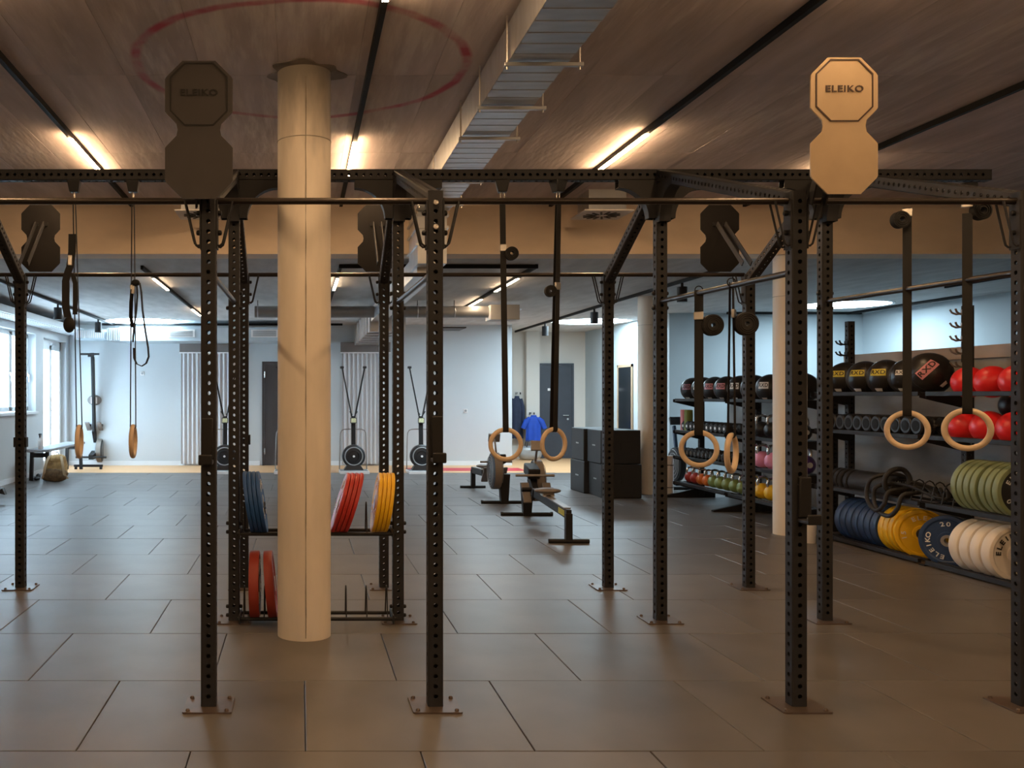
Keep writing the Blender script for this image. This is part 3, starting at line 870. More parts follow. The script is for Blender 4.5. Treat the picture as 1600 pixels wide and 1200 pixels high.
# figure-of-eight sign plates
def octo(cx, cy, w, h, c):
    return [(cx - w + c, cy + h), (cx - w, cy + h - c), (cx - w, cy - h + c), (cx - w + c, cy - h), (cx + w - c, cy - h), (cx + w, cy - h + c), (cx + w, cy + h - c), (cx + w - c, cy + h)]
def sign_outline(w, h):
    """two octagons one above the other, centred; w half width, h full height"""
    q = h / 4; c = .082 * (h / .652); wa = w - c + .028
    cy = h / 2
    right = [(w - c, cy), (w - .008, cy - c * .9), (w, cy - c * 1.06), (w, q * 2 - 2 * q + c * 1.05 + .0), (w - .008, c * .92), (wa, .028), (wa - .006, 0), (wa, -.028), (w - .008, -c * .92), (w, -c * 1.05), (w, -cy + c * 1.06), (w - .008, -cy + c * .9), (w - c, -cy)]
    left = [(-x, y) for x, y in reversed(right)]
    return right + left
def sign(x, y, zc, w, h, mat, pmat, tilt, front):
    rx = Matrix.Rotation(PI / 2 + tilt, 4, 'X')
    s = MB().prism(list(reversed(sign_outline(w, h))), .008).build('sign_plate', mat, rig, bevel=.0)
    s.matrix_local = Matrix.Translation((x, y, zc)) @ rx
    f = 1 if front else -1
    q = h / 4
    ow, oh = w - .023, q - .014
    o1 = octo(0, q + .006, ow, oh, .068); o2 = octo(0, q + .006, ow - .006, oh - .006, .0655)
    MB().frame2d(o1, o2, .003, Matrix.Translation((0, 0, f * .0055))).build('sign_outline', pmat, s)
    tm = text_mesh('ELEIKO', .042, .0015, pmat, 1.22, .018)
    inst('lettering', tm, s, (0, q + .012, f * .0055), (0, 0 if front else PI, 0))
    # two arms back to the post
    arm = MB()
    yb = (Y1 - PW / 2) if front else (Y3 + PW / 2)
    for dx in (-.034, .034):
        arm.bar((x + dx, y + (.03 if front else -.03), zc + .12), (x + dx, yb + (.01 if front else -.01), zc - h / 2 + .0), .008, .045)
        arm.box((x + dx * 1.2, y + (.010 if front else -.010), zc + .12), (.045, .008, .03))
    arm.build('sign_arm', 'rig_black', rig)
    return s
s1 = sign(-.482, Y1 - .235, 2.803, .160, .652, 'sign_dark', 'sign_print', 0, True)
s2 = sign(2.555, Y1 - .26, 2.815, .158, .642, 'sign_warm_lit', 'sign_print_brown', 0, True)
s1['label'] = 'dark charcoal sign plate'; s2['label'] = 'sign plate with warm lamplight in its colour'
for x in (-2.235, .655, 3.60):
    sign(x, Y3 + .52, 2.895, .166, .575, 'sign_back', 'sign_print', 0, False)

# J-shaped bar hooks, lifted on and off the posts
def hook(x, y, z, label, w=.058):
    h = thing('bar_hook', label, 'bar hook', (x, y - PW / 2, z), group='bar hooks on the front posts')
    MB().box((0, -.012, 0), (w, .022, .20)).build('hook_body', 'black_metal', h, bevel=.006)
    l = MB().box((0, -.055, -.115), (w + .008, .10, .022)).box((0, -.10, -.10), (w + .008, .014, .05)).build('hook_lip', 'black_metal', h, bevel=.006)
    MB().cyl((0, -.02, .05), (0, .08, .05), .009, n=10).cyl((.0, .075, .05), (0, .092, .05), .018, n=12).build('lock_pin', 'bolt_steel', h)
    return h
hook(-.462, Y1, 1.335, 'black bar hook on the post under the dark sign')
hook(.672, Y1, 1.345, 'black bar hook on the front post right of the painted column')
hook(2.485, Y1, 1.045, 'black bar hook set low on the post under the warm lit sign')
for (x, z, lb) in ((-2.25, 1.17, 'small black safety hook on the far left post'), (-.457, 1.19, 'small black safety hook on the rear post behind the dark sign')):
    h = thing('safety_hook', lb, 'bar hook', (x, Y3, z))
    MB().span(-.052, -.038, -.03, .03, -.04, .04).span(.038, .052, -.03, .03, -.04, .04).build('hook_body', 'black_metal', h, bevel=.004)
    MB().cyl((-.05, 0, .0), (.05, 0, 0), .009, n=10).build('lock_pin', 'black_metal', h)

# ------------------------------------------------------------------ gymnastic rings
def gym_ring(x, y, z, ztop, yaw, label, sw=.038, coil=None, top='trolley', xt=None, tail=None, coil_r=.046):
    """ring centre (x, y, z); the strap rises to ztop; yaw turns the ring; local Y is the ring's axis"""
    t_ = thing('gymnastic_ring', label, 'gym ring', (x, y, z), yaw, group='wooden rings on black straps')
    Rr, rr = .102, .0158
    MB().torus(Rr, rr, Matrix.Rotation(PI / 2, 4, 'X'), 48, 14).build('ring', 'ring_wood', t_)
    H = ztop - z
    ox = 0.
    if xt is not None:
        v = Matrix.Rotation(-yaw, 3, 'Z') @ Vector((xt - x, 0, 0))
    else:
        v = Vector((0, 0, 0))
    st = MB()
    a = .019
    for s_ in (-1, 1):
        pts = [(0, s_ * .003, Rr - rr - .002), (0, s_ * .013, Rr - rr + .003), (0, s_ * a, Rr), (0, s_ * (a - .001), Rr + .03)]
        for k in range(1, 9):
            f_ = k / 8
            pts.append((v.x * f_, v.y * f_ + s_ * (a * (1 - f_) + .008 * f_), Rr + .03 + (H - Rr - .03) * f_))
        st.ribbon(pts, sw, .0028, (1, 0, 0))
    st.build('strap', 'webbing', t_)
    if coil:
        cz, cs = coil
        f_ = (cz - z - Rr) / (H - Rr)
        cw = Matrix.Translation((v.x * f_, v.y * f_, cz - z)) @ Matrix.Rotation(-yaw, 4, 'Z') @ Matrix.Translation((cs * (coil_r + .006), -.022, 0))
        cm = cw @ Matrix.Rotation(PI / 2, 4, 'X')
        c = MB().lathe([(.014, -.02), (coil_r, -.02), (coil_r, .02), (.014, .02)], 28, cm, close=True)
        for k in range(3):
            c.torus(coil_r - .008 - k * .011, .0035, cw @ Matrix.Translation((0, -.021, 0)) @ Matrix.Rotation(PI / 2, 4, 'X'), 24, 5)
        c.build('strap_coil', 'webbing', t_)
        MB().box((v.x * f_, v.y * f_ - .012, cz - z + coil_r * .9), (sw + .008, .018, .05)).build('buckle', 'bolt_steel', t_, bevel=.004)
    if top == 'trolley':
        d = v
        MB().add([(d.x - .05, d.y - .045, H + .135), (d.x + .05, d.y - .045, H + .135), (d.x + .05, d.y + .045, H + .135), (d.x - .05, d.y + .045, H + .135),
                  (d.x - .03, d.y - .03, H + .055), (d.x + .03, d.y - .03, H + .055), (d.x + .03, d.y + .03, H + .055), (d.x - .03, d.y + .03, H + .055)],
                 [(0, 1, 2, 3), (7, 6, 5, 4), (0, 4, 5, 1), (1, 5, 6, 2), (2, 6, 7, 3), (3, 7, 4, 0)]).build('trolley', 'black_plastic', t_, bevel=.006)
        MB().torus(.022, .0045, Matrix.Translation((d.x, d.y, H + .03)) @ Matrix.Rotation(PI / 2, 4, 'X') @ Matrix.Diagonal((.6, 1.5, 1, 1)), 20, 8).build('snap_hook', 'bolt_steel', t_)
    elif top == 'bar':
        MB().torus(.024, .0035, Matrix.Translation((v.x, v.y, H)) @ Matrix.Rotation(-yaw, 4, 'Z') @ Matrix.Rotation(PI / 2, 4, 'X'), 24, 6).build('bar_loop', 'webbing', t_)
    if tail:
        tail(t_, H)
    return t_
ZT = 2.885
def tail_wide(t_, H):
    # long folded strap end hanging beside the ring strap, knotted at the bottom
    m = Matrix.Rotation(-R(95), 3, 'Z')
    def P(px, pz, py=-.03): return m @ Vector((px, py, pz))
    b = MB()
    b.ribbon([P(-.04, 1.42), P(-.042, 1.30), P(-.055, 1.20), P(-.07, 1.16), P(-.085, 1.10), P(-.085, .92), P(-.07, .85)], .05, .012, m @ Vector((1, 0, 0)))
    b.ribbon([P(-.07, 1.16), P(-.035, 1.14), P(-.02, 1.08), P(-.02, .95), P(-.022, .87)], .032, .01, m @ Vector((1, 0, 0)))
    b.sphere(P(-.062, .80), (.048, .04, .055), 16, 10)
    b.build('strap_tail', 'webbing', t_)
    MB().box(P(-.055, 1.24), (.03, .03, .07)).build('buckle', 'bolt_steel', t_, bevel=.004)
gym_ring(-1.522, Y2, 1.229, ZT, R(95), 'wooden ring turned edge-on, far left, strap end knotted above it', xt=-1.556, tail=tail_wide)
def tail_loop(t_, H):
    m = Matrix.Rotation(-R(92), 3, 'Z')
    def P(px, pz, py=-.03): return m @ Vector((px, py, pz))
    b = MB()
    b.ribbon([P(.008, 1.06), P(.022, 1.10), P(.05, 1.085), P(.062, 1.02), P(.07, .90), P(.09, .75), P(.108, .64), P(.112, .58), P(.095, .535), P(.065, .515), P(.03, .53), P(.012, .57), P(.01, .64)], .032, .004, m @ Vector((.15, 1, 0)))
    b.ribbon([P(.03, 1.08), P(.034, 1.0), P(.028, .9), P(.012, .78), P(.004, .68)], .03, .004, m @ Vector((.15, 1, 0)))
    b.ribbon([P(.0, 1.04), P(-.008, .95), P(-.01, .86), P(0, .78)], .03, .008, m @ Vector((.6, 1, 0)))
    b.sphere(P(.022, 1.085), (.03, .03, .024), 12, 8)
    b.build('strap_tail', 'webbing', t_)
    MB().box(P(.0, 1.04), (.022, .03, .06)).build('buckle', 'bolt_steel', t_, bevel=.004)
gym_ring(-1.152, Y2, 1.231, ZT, R(92), 'wooden ring turned edge-on with a long loop of strap hanging above it', tail=tail_loop)
gym_ring(1.407, Y2, 1.209, ZT, R(-8), 'wooden ring facing the viewer, left of the pair before the rowers', xt=1.385, coil=(2.517, 1))
gym_ring(1.737, Y2, 1.211, ZT, R(27), 'wooden ring half turned before the grey door, right of the pair', xt=1.768, coil=(2.26, -1), coil_r=.04)
gym_ring(2.468, 5.785, 1.215, 2.20, R(-28), 'wooden ring nearest the kettlebell rack, large roll of strap above', sw=.05, coil=(1.98, 1), top='bar', coil_r=.066)
gym_ring(2.468, 5.347, 1.216, 2.195, R(52), 'wooden ring seen almost edge-on under the sloping side bar', sw=.042, coil=(1.955, 1), top='bar', coil_r=.066)
gym_ring(3.600, 5.54, 1.341, 2.66, R(-33), 'wooden ring hanging before the black wall balls', sw=.046, coil=(2.585, -1), top='none', coil_r=.05)
gym_ring(3.600, 5.04, 1.363, 2.53, R(-35), 'wooden ring at far right before the red balls', sw=.046, coil=(2.54, 1), top='none', coil_r=.05)
tl = thing('beam_trolley', 'empty black trolley hanging under the far right end of the high beam', 'trolley', (4.58, Y2, HT - .04))
MB().box((0, 0, -.05), (.09, .09, .08)).build('trolley_body', 'black_plastic', tl, bevel=.01)
MB().torus(.03, .006, Matrix.Translation((0, 0, -.11)) @ Matrix.Rotation(PI / 2, 4, 'X'), 20, 8).build('trolley_eye', 'bolt_steel', tl)

# ------------------------------------------------------------------ weight plates
_pl = {}
def plate_body(r, t, mat, hole=.026, round_=.006):
    k = (r, t, mat, round_)
    if k not in _pl:
        h = t / 2; e = round_; d = min(.009, t * .16)
        half = [(hole, -h + .002), (.075, -h + .002), (.080, -h + d), (r * .80, -h + d), (r * .86, -h), (r - e, -h), (r - e * .3, -h + e * .3), (r, -h + e)]
        prof = half + [(a, -b) for a, b in reversed(half)]
        _pl[k] = MB().lathe(prof, 48, Matrix.Rotation(PI / 2, 4, 'Y'), close=True).mesh('weight_plate', mat, 30)
    return _pl[k]
_hub = {}
def hub_mesh(t):
    if t not in _hub:
        h = t / 2
        _hub[t] = MB().lathe([(.0255, -h - .002), (.052, -h - .002), (.052, h + .002), (.0255, h + .002)], 28, Matrix.Rotation(PI / 2, 4, 'Y'), close=True).mesh('steel_hub', 'bolt_steel', 40)
    return _hub[t]
def plate(x, y, z, r, t, mat, label, cat_group, rz=0., tilt=0., word=None, num=None, wmat='white_print', side=1, face=None, spin=0., round_=.006):
    """plate with its axis along local X; tilt leans it about local Y, side is the face with the lettering"""
    o = thing('weight_plate', label, 'weight plate', (x, y, z), group=cat_group)
    o.rotation_euler = Euler((0, tilt, rz), 'XYZ')
    inst('disc', plate_body(r, t, mat, round_=round_), o)
    inst('steel_hub', hub_mesh(t), o)
    mx = Matrix.Translation((side * (t / 2), 0, 0)) @ Matrix.Rotation(side * PI / 2, 4, 'Y') @ Matrix.Rotation(PI / 2 * side + spin, 4, 'Z')
    if face:
        MB().lathe([(.056, -.001), (r - .014, -.001), (r - .010, -.004)], 48, mx).build('face_disc', face, o)
    if word:
        sz = r * .24; rw = r * .66
        for (wd, ang) in ((word, PI / 2), (num, PI / 2 + 2.0), (num, PI / 2 - 2.0)):
            if not wd: continue
            tb = MB()
            arc_text(tb, wd, sz, .0012, rw, ang, .0005, 1.25, .70)
            MB().add(tb.v, tb.f, mx).build('lettering', wmat, o, smooth=0)
    return o
# on the shelves of the rig
zc_top = .613 + .0125 + math.sqrt(.215 ** 2 - .09 ** 2) - .004
ym = 6.37
g = 'coloured plates on the rig shelves'
wl = ('blue', 'red', 'yellow')
for k in range(4):
    lean = R(-8.5)
    plate(-.352 + k * .0285, ym, zc_top, .213, .026, 'blue_rubber_bright', ('leftmost of the four blue plates leaning on the rig shelf', 'second from left of the leaning blue plates on the rig shelf', 'third from left of the leaning blue plates on the rig shelf', 'rightmost leaning blue plate on the rig shelf, lettered face showing')[k], g, tilt=lean, word='ELEIKO' if k == 3 else None, num='20' if k == 3 else None)
for k in range(4):
    plate(.268 + k * .030, ym, zc_top - .004, .213, .026, 'red_rubber', ('leftmost leaning red plate on the upper rig shelf, lettered face showing', 'second from left of the leaning red plates right of the column', 'third from left of the leaning red plates right of the column', 'rightmost of the leaning red plates on the upper rig shelf')[k], g, tilt=R(16.5), word='ELEIKO' if k == 0 else None, num='25' if k == 0 else None, side=-1)
for k in range(4):
    plate(.516 + k * .0275, ym, zc_top - .002, .205, .025, 'yellow_rubber', ('leftmost leaning yellow plate on the rig shelf', 'second from left of the leaning yellow plates on the rig shelf', 'third from left of the leaning yellow plates on the rig shelf', 'rightmost yellow plate on the rig shelf, against the post')[k], g, tilt=R(8), word='ELEIKO' if k == 0 else None, num='15' if k == 0 else None, side=-1)
zb = .042 + .0125 + math.sqrt(.2265 ** 2 - .09 ** 2) - .003
plate(-.312, ym, zb, .2265, .066, 'red_dark', 'thick red plate standing at the left end of the bottom rig shelf', g, tilt=R(-.5), word='ELEIKO', num='25', face='plate_black', side=1)
plate(-.206, ym, zb, .2265, .060, 'red_dark', 'thick red plate half hidden by the column on the bottom rig shelf', g, tilt=R(-5), word='ELEIKO', num='25', side=-1, face='plate_black')

# ------------------------------------------------------------------ storage racks on the right
RX = 5.66            # front rails
def rack(name, label, ys, levels, height, feet=False):
    """uprights at ys (near to far); levels = rail heights"""
    t_ = thing(name, label, 'storage rack', (6.06, ys[0], 0))
    y0 = ys[0]
    for y in ys:
        u = inst('upright_post', perforated(height, .075), t_, (0, y - y0, 0))
        if feet:
            MB().add([(-.60, y - y0 - .03, 0), (-.60, y - y0 + .03, 0), (.2, y - y0 + .03, 0), (.2, y - y0 - .03, 0), (-.60, y - y0 - .03, .02), (-.60, y - y0 + .03, .02), (-.1, y - y0 + .03, .13), (-.1, y - y0 - .03, .13), (.2, y - y0 - .03, .13), (.2, y - y0 + .03, .13)],
                     [(0, 1, 2, 3), (0, 4, 5, 1), (4, 7, 6, 5), (7, 8, 9, 6), (0, 3, 8, 7, 4), (1, 5, 6, 9, 2), (2, 9, 8, 3)]).build('foot', 'black_metal', t_)
        else:
            MB().span(-.42, .06, y - y0 - .035, y - y0 + .035, 0, .012).build('foot', 'black_metal', t_)
        for z in levels:
            if z < .1: continue
            MB().add([(-.41, y - y0 - .004 + s_, z + dz) for s_ in (-.045, .045) for dz in (-.005, -.05)] + [(-.03, y - y0 - .004 + s_, z + dz) for s_ in (-.045, .045) for dz in (-.005, -.14)] +
                     [(-.41, y - y0 + .004 + s_, z + dz) for s_ in (-.045, .045) for dz in (-.005, -.05)] + [(-.03, y - y0 + .004 + s_, z + dz) for s_ in (-.045, .045) for dz in (-.005, -.14)],
                     [(0, 1, 5, 4), (8, 12, 13, 9), (0, 4, 12, 8), (1, 9, 13, 5), (0, 8, 9, 1), (2, 3, 7, 6), (10, 14, 15, 11), (2, 6, 14, 10), (3, 11, 15, 7), (2, 10, 11, 3)]).build('shelf_bracket', 'black_metal', t_)
    for a, b in zip(ys, ys[1:]):
        for z in levels:
            a_, b_ = a - y0 + .05, b - y0 - .05
            MB().span(RX - 6.06 - .02, RX - 6.06 + .012, a_, b_, z - .035, z + .005).build('front_rail', 'black_metal', t_, bevel=.003)
            for xr in (5.745, 5.955):
                MB().span(xr - 6.06 - .016, xr - 6.06 + .016, a_, b_, z - .022, z).build('cradle_rail', 'black_metal', t_, bevel=.003)
    return t_
LA = (.050, .57, 1.18, 1.575)
LB = (.245, .635, 1.02, 1.49)
rackA = rack('storage_rack', 'tall black rack at far right with balls above and bumper plates below', (6.66, 8.48, 10.30), LA, 2.36)
rackB = rack('storage_rack', 'black rack of kettlebells and dumbbells behind the hanging rings', (10.62, 12.38, 14.12), LB, 1.62, feet=True)
# barbell hooks on the two visible uprights
for y in (8.48, 10.30):
    for z in (2.30, 2.18, 2.06, 1.94, 1.82) if y < 9 else (2.12, 2.0, 1.82, 1.72):
        hk = MB().box((-.045, -.01, 0), (.012, .06, .05))
        hk.tube([(-.05, 0, -.012), (-.085, -.02, -.016), (-.12, -.03, .0), (-.135, -.035, .028)], .009, 8).tube([(-.05, .02, -.012), (-.085, .03, -.016), (-.12, .035, .0), (-.135, .04, .028)], .009, 8)
        hk.build('bar_rest', 'rower_grey' if y < 9 else 'black_metal', rackA, loc=(0, y - 6.66, z))
# wire dividers on the third shelf of the near rack
for y in (8.16, 8.30, 8.44, 8.58, 8.72):
    pts = [(-.36, 0, 0), (-.33, 0, .14), (-.31, 0, .175), (-.28, 0, .19), (-.25, 0, .175), (-.12, 0, .0)]
    MB().tube(pts, .006, 6).build('wire_divider', 'black_metal', rackA, loc=(0, y - 6.66, .57))
pg = MB().span(6.40, 6.46, 6.6, 8.3, 1.76, 1.88).build('hanging_board', 'black_metal')
tag(pg, 'black strip with a row of white dots on the low wall above the red balls', 'wall strip')
for k in range(18):
    MB().cyl((6.398, 6.7 + k * .09, 1.835), (6.394, 6.7 + k * .09, 1.835), .010, n=8).build('white_dot', 'white_print', pg)

# wall balls
def sphere_pt(r, az, el):
    return Vector((r * math.cos(el) * math.cos(az), r * math.cos(el) * math.sin(az), r * math.sin(el)))
_ball = {}
def ball(x, y, z, r, mat, label, grp, logo=None, logo_mat='yellow_print', text_mat='black_print', rot=(0, 0, 0), word='RXD', cat='ball', name='wall_ball', tag2=True, seam=True):
    o = thing(name, label, cat, (x, y, z), group=grp, rot=rot)
    k = (round(r, 3), mat)
    if k not in _ball:
        b = MB().sphere((0, 0, 0), r, 36, 20)
        _ball[k] = b.mesh('ball_body', mat, 60)
    inst('ball_body', _ball[k], o)
    if seam:
        ks = ('seam', round(r, 3))
        if ks not in _ball:
            s = MB()
            for a in (0, PI / 3, 2 * PI / 3):
                s.torus(r, .0022, Matrix.Rotation(a, 4, 'Z') @ Matrix.Rotation(PI / 2, 4, 'X'), 36, 5)
            _ball[ks] = s.mesh('seam', 'black_plastic', 60)
        inst('seam', _ball[ks], o)
    if logo:
        az, el, w, h = logo
        p = MB(); n, m = 8, 6; vs_ = []; fs = []
        for i in range(n + 1):
            for j in range(m + 1):
                vs_.append(sphere_pt(r + .0015, az + (i / n - .5) * w / r, el + (j / m - .5) * h / r))
        for i in range(n):
            for j in range(m):
                q = i * (m + 1) + j
                fs.append((q, q + m + 1, q + m + 2, q + 1))
        p.add(vs_, fs)
        lp = p.build('logo_patch', logo_mat, o)
        tb = MB()
        text_into(tb, word, h * .8, .0005, lambda co: sphere_pt(r + .0028 + co.z, az + co.x / r, el + co.y / r), sx=w / (h * .8 * 2.3) )
        tb.build('lettering', text_mat, lp, smooth=0)
        if tag2:
            q = MB(); vs_ = [sphere_pt(r + .0015, az - .06 + .09 / r * (i / 4 - .5) * 1.0, el - 1.05 + .04 / r * (j / 2 - .5)) for i in range(5) for j in range(3)]
            fs = [(i * 3 + j, i * 3 + 3 + j, i * 3 + 4 + j, i * 3 + 1 + j) for i in range(4) for j in range(2)]
            q.add(vs_, fs).build('weight_tag', 'white_print', o)
    return o
XB = 5.85
g1 = 'black wall balls on the top shelf at far right'
za = 1.575 + math.sqrt(.18 ** 2 - .105 ** 2)
LZ = R(212)
for k, y in enumerate((10.02, 9.67, 9.32)):
    ball(XB, y, za, .178, 'black_leather', ('black ball with yellow logo, farthest left on the top shelf of the tall rack', 'black ball with yellow logo, second from left on the tall rack', 'black ball with yellow logo, third from left on the tall rack')[k], g1, (LZ, .30, .15, .07), 'yellow_print')
ball(XB, 8.99, za, .170, 'black_leather', 'black ball with a white logo half behind the ring strap', g1, (LZ + .1, .25, .11, .05), 'white_print')
ball(XB - .02, 8.66, 1.575 + .168, .198, 'black_leather', 'largest black ball with a slanted pink logo, next to the rack post', g1, (R(232), .22, .20, .085), 'pink_print', 'black_print', rot=tuple(Matrix.Rotation(R(48), 4, sphere_pt(1, R(232), .22)).to_euler()), word='RXD')
g2 = 'red balls on the tall rack'
zr = 1.575 + math.sqrt(.135 ** 2 - .105 ** 2)
for k, y in enumerate((8.16, 7.88, 7.60)):
    ball(XB - .01, y, zr, .135, 'red_ball', ('red ball on the upper shelf, next to the rack post', 'red ball in the middle of the upper three', 'red ball with a white star mark, rightmost on the upper shelf')[k], g2, (R(240), .15, .06, .05) if k == 2 else None, 'white_print', 'red_ball', word='*', name='medicine_ball', tag2=False, seam=False)
zr = 1.18 + math.sqrt(.140 ** 2 - .105 ** 2)
for k, y in enumerate((8.20, 7.92, 7.62)):
    ball(XB - .01, y, zr, .140, 'red_ball', ('red ball on the lower shelf, left of the ring', 'red ball on the lower shelf seen through the ring', 'red ball at the right end of the lower shelf')[k], g2, name='medicine_ball', seam=False)
ball(6.12, 7.98, 1.62 - .16, .13, 'black_plastic', 'black ball lying low behind the upper red balls', 'spare black balls', name='medicine_ball', seam=False)
g3 = 'black wall balls on the kettlebell rack'
zb_ = 1.49 + math.sqrt(.175 ** 2 - .105 ** 2)
specs = [(13.92, 'dark_pink_print', 'black ball with dark pink logo, farthest left on the kettlebell rack'), (13.54, 'white_print', 'black ball behind the ring strap on the kettlebell rack'), (13.17, 'pink_print', 'black ball with pink logo, left of the pink pair'), (12.80, 'pink_print', 'black ball with pink logo, right of the pink pair'),
         (12.40, 'white_print', 'black ball with grey logo half behind the rig post'), (12.02, 'yellow_print', 'black ball with small yellow logo right of the rig post'), (11.62, 'white_print', 'black ball with small white logo left of the cream column'), (10.86, 'white_print', 'black ball right of the cream column')]
for y, lm, lb in specs:
    ball(XB, y, zb_, .175, 'black_leather', lb, g3, (R(214), .22, .13, .085), lm, 'black_print', word='RXD')

# dumbbells
def dumbbell(r, L, hmat, smat, numbers=False, cr=.6):
    o = thing('dumbbell', 'dumbbell', 'dumbbell')
    for s_ in (-1, 1):
        MB().lathe([(.02, -L * .17), (r - .012, -L * .17), (r, -L * .13), (r, L * .13), (r - .012, L * .17), (.03, L * .17)], 6 if hmat == 'black_foam' else 20, Matrix.Translation((s_ * L * .33, 0, 0)) @ Matrix.Rotation(PI / 2, 4, 'Y')).build('weight_head', hmat, o, smooth=30)
    if numbers:
        for s_ in (-1,):
            MB().lathe([(0, 0), (r * cr, 0), (r * cr, .003)], 20, Matrix.Translation((s_ * L * .501, 0, 0)) @ Matrix.Rotation(-PI / 2, 4, 'Y')).build('end_cap', smat, o)
    MB().tube([(-L * .2, 0, 0), (-L * .08, 0, 0), (0, 0, 0), (L * .08, 0, 0), (L * .2, 0, 0)], .014, 12, radii=[.013, .015, .017, .015, .013]).build('handle', 'chrome', o)
    return o
def row(proto, ys, x, z, labels, group, jitter=.0, rx=None):
    for k, y in enumerate(ys):
        o = proto if k == 0 else copy_tree(proto)
        o.location = (x, y, z); o['label'] = labels(k, len(ys)); o['group'] = group
        if rx: o.rotation_euler = (rx(k), 0, random.uniform(-jitter, jitter))
ordn = ['farthest left', 'second from left', 'third from left', 'fourth from left', 'fifth from left', 'sixth from left', 'seventh from left', 'eighth from left', 'ninth from left', 'tenth from left', 'eleventh from left', 'twelfth from left', 'thirteenth from left']
def lab(fmt):
    def f(k, n):
        return fmt % ('rightmost' if k == n - 1 else ordn[k])
    return f
row(dumbbell(.084, .34, 'black_plastic', 'track_black', True), [10.14 - .152 * k for k in range(11)], XB, 1.18 + .083, lab('dark round dumbbell under the black balls of the tall rack, %s'), 'dumbbells on the tall rack', .05)
row(dumbbell(.072, .30, 'black_foam', 'white_print', True, .28), [13.92 - .135 * k for k in range(11)], XB, 1.02 + .070, lab('black hexagonal dumbbell with white number cap, %s on the upper dumbbell shelf'), 'hexagonal dumbbells on the kettlebell rack', .05)
row(dumbbell(.066, .28, 'black_foam', 'chrome', True, .42), [13.92 - .128 * k for k in range(11)], XB, .635 + .064, lab('black dumbbell with shiny end cap, %s on the lower dumbbell shelf'), 'shiny dumbbells on the kettlebell rack', .05)

# kettlebells
def kettlebell(r, mat, label='kettlebell'):
    o = thing('kettlebell', label, 'kettlebell')
    MB().sphere((0, 0, r * .88), (r, r, r * .98), 28, 16, flat=-.9).build('bell', mat, o, smooth=60)
    h = r * 1.62
    pts = [(-r * .50, 0, r * 1.45), (-r * .66, 0, r * 1.85), (-r * .62, 0, r * 2.25), (-r * .42, 0, r * 2.52), (0, 0, r * 2.60), (r * .42, 0, r * 2.52), (r * .62, 0, r * 2.25), (r * .66, 0, r * 1.85), (r * .50, 0, r * 1.45)]
    MB().tube(pts, r * .17, 12).build('handle', 'chrome', o)
    MB().lathe([(0, 0), (r * .28, 0), (r * .28, .003)], 20, Matrix.Translation((0, -r * .985, r * .9)) @ Matrix.Rotation(PI / 2, 4, 'X')).build('weight_disc', 'white_print', o)
    return o
kg = 'coloured kettlebells on the bottom shelf'
def ks(ys, r, mat, fmt, group, z):
    row(kettlebell(r, mat), ys, XB - .02, z, lab(fmt), group, .0, rx=lambda k: 0)
    return
ks([13.95, 13.76], .086, 'kettle_red', 'red kettlebell on the bottom shelf behind the ring, %s', kg, .246)
ks([13.54, 13.34], .088, 'kettle_orange', 'orange kettlebell between the red and green ones, %s', kg, .246)
ks([13.14, 12.93, 12.71, 12.49, 12.27], .094, 'kettle_green', 'green kettlebell on the bottom shelf, %s of the green ones', kg, .246)
ks([12.02, 11.77, 11.52], .104, 'kettle_yellow', 'yellow kettlebell between rig post and cream column, %s', kg, .246)
ks([12.05, 11.78, 11.50], .110, 'kettle_pink', 'pink kettlebell above the yellow ones, %s', 'pink kettlebells', .636)
ks([11.20, 10.80], .118, 'kettle_purple', 'purple kettlebell beside the cream column, %s', 'purple kettlebells', .636)
ks([12.08, 11.80, 11.52, 10.85], .105, 'black_plastic', 'black kettlebell on the shelf above the pink ones, %s', 'black kettlebells', 1.021)

for (y, mat, lb) in ((14.0, 'pink_foam', 'pink foam roller standing at the left end of the kettlebell rack'), (13.86, 'olive_foam', 'olive green foam roller standing under the black balls')):
    fr = thing('foam_roller', lb, 'foam roller', (5.76, y, 1.022), group='foam rollers')
    MB().lathe([(.028, 0), (.055, 0), (.06, .006), (.06, .30), (.055, .306), (.028, .306)], 24, close=True).build('foam_tube', mat, fr)
    MB().lathe([(.026, .001), (.030, .001), (.030, .307), (.026, .307)], 20, close=True).build('core', 'black_plastic', fr)
wm_ = thing('rolled_mat', 'white rolled mat standing at the left foot of the kettlebell rack', 'mat', (5.62, 14.25, 0))
MB().lathe([(.02, 0), (.07, 0), (.07, .62), (.02, .62)], 24, close=True).build('mat_roll', 'white_plastic', wm_)
for z in (.14, .48):
    MB().torus(.071, .006, Matrix.Translation((0, 0, z)), 24, 6).build('mat_strap', 'webbing', wm_)

# black change discs on the third shelf
zc = .57 + math.sqrt(.125 ** 2 - .105 ** 2)
cg = 'small black discs on the tall rack'
for k, (y, th) in enumerate(((10.10, .055), (10.02, .055), (9.94, .055), (9.84, .06))):
    plate(XB, y, zc, .125, th, 'black_foam', ('small black disc at the far left of the third shelf', 'small black disc, second from left on the third shelf', 'small black disc, third from left on the third shelf', 'small black disc beside the long black roller')[k], cg, rz=PI / 2)
br_ = thing('foam_roller', 'long black roller with white lettering on its end', 'foam roller', (XB, 9.42, zc), group='foam rollers')
MB().lathe([(.03, -.36), (.115, -.36), (.125, -.35), (.125, .35), (.115, .36), (.03, .36)], 36, Matrix.Rotation(PI / 2, 4, 'X'), close=True).build('foam_tube', 'black_foam', br_)
MB().lathe([(.0, -.352), (.032, -.352), (.032, .352), (0, .352)], 20, Matrix.Rotation(PI / 2, 4, 'X')).build('core', 'black_plastic', br_)
tm = text_mesh('Pure', .085, .001, 'white_print', 1.0)
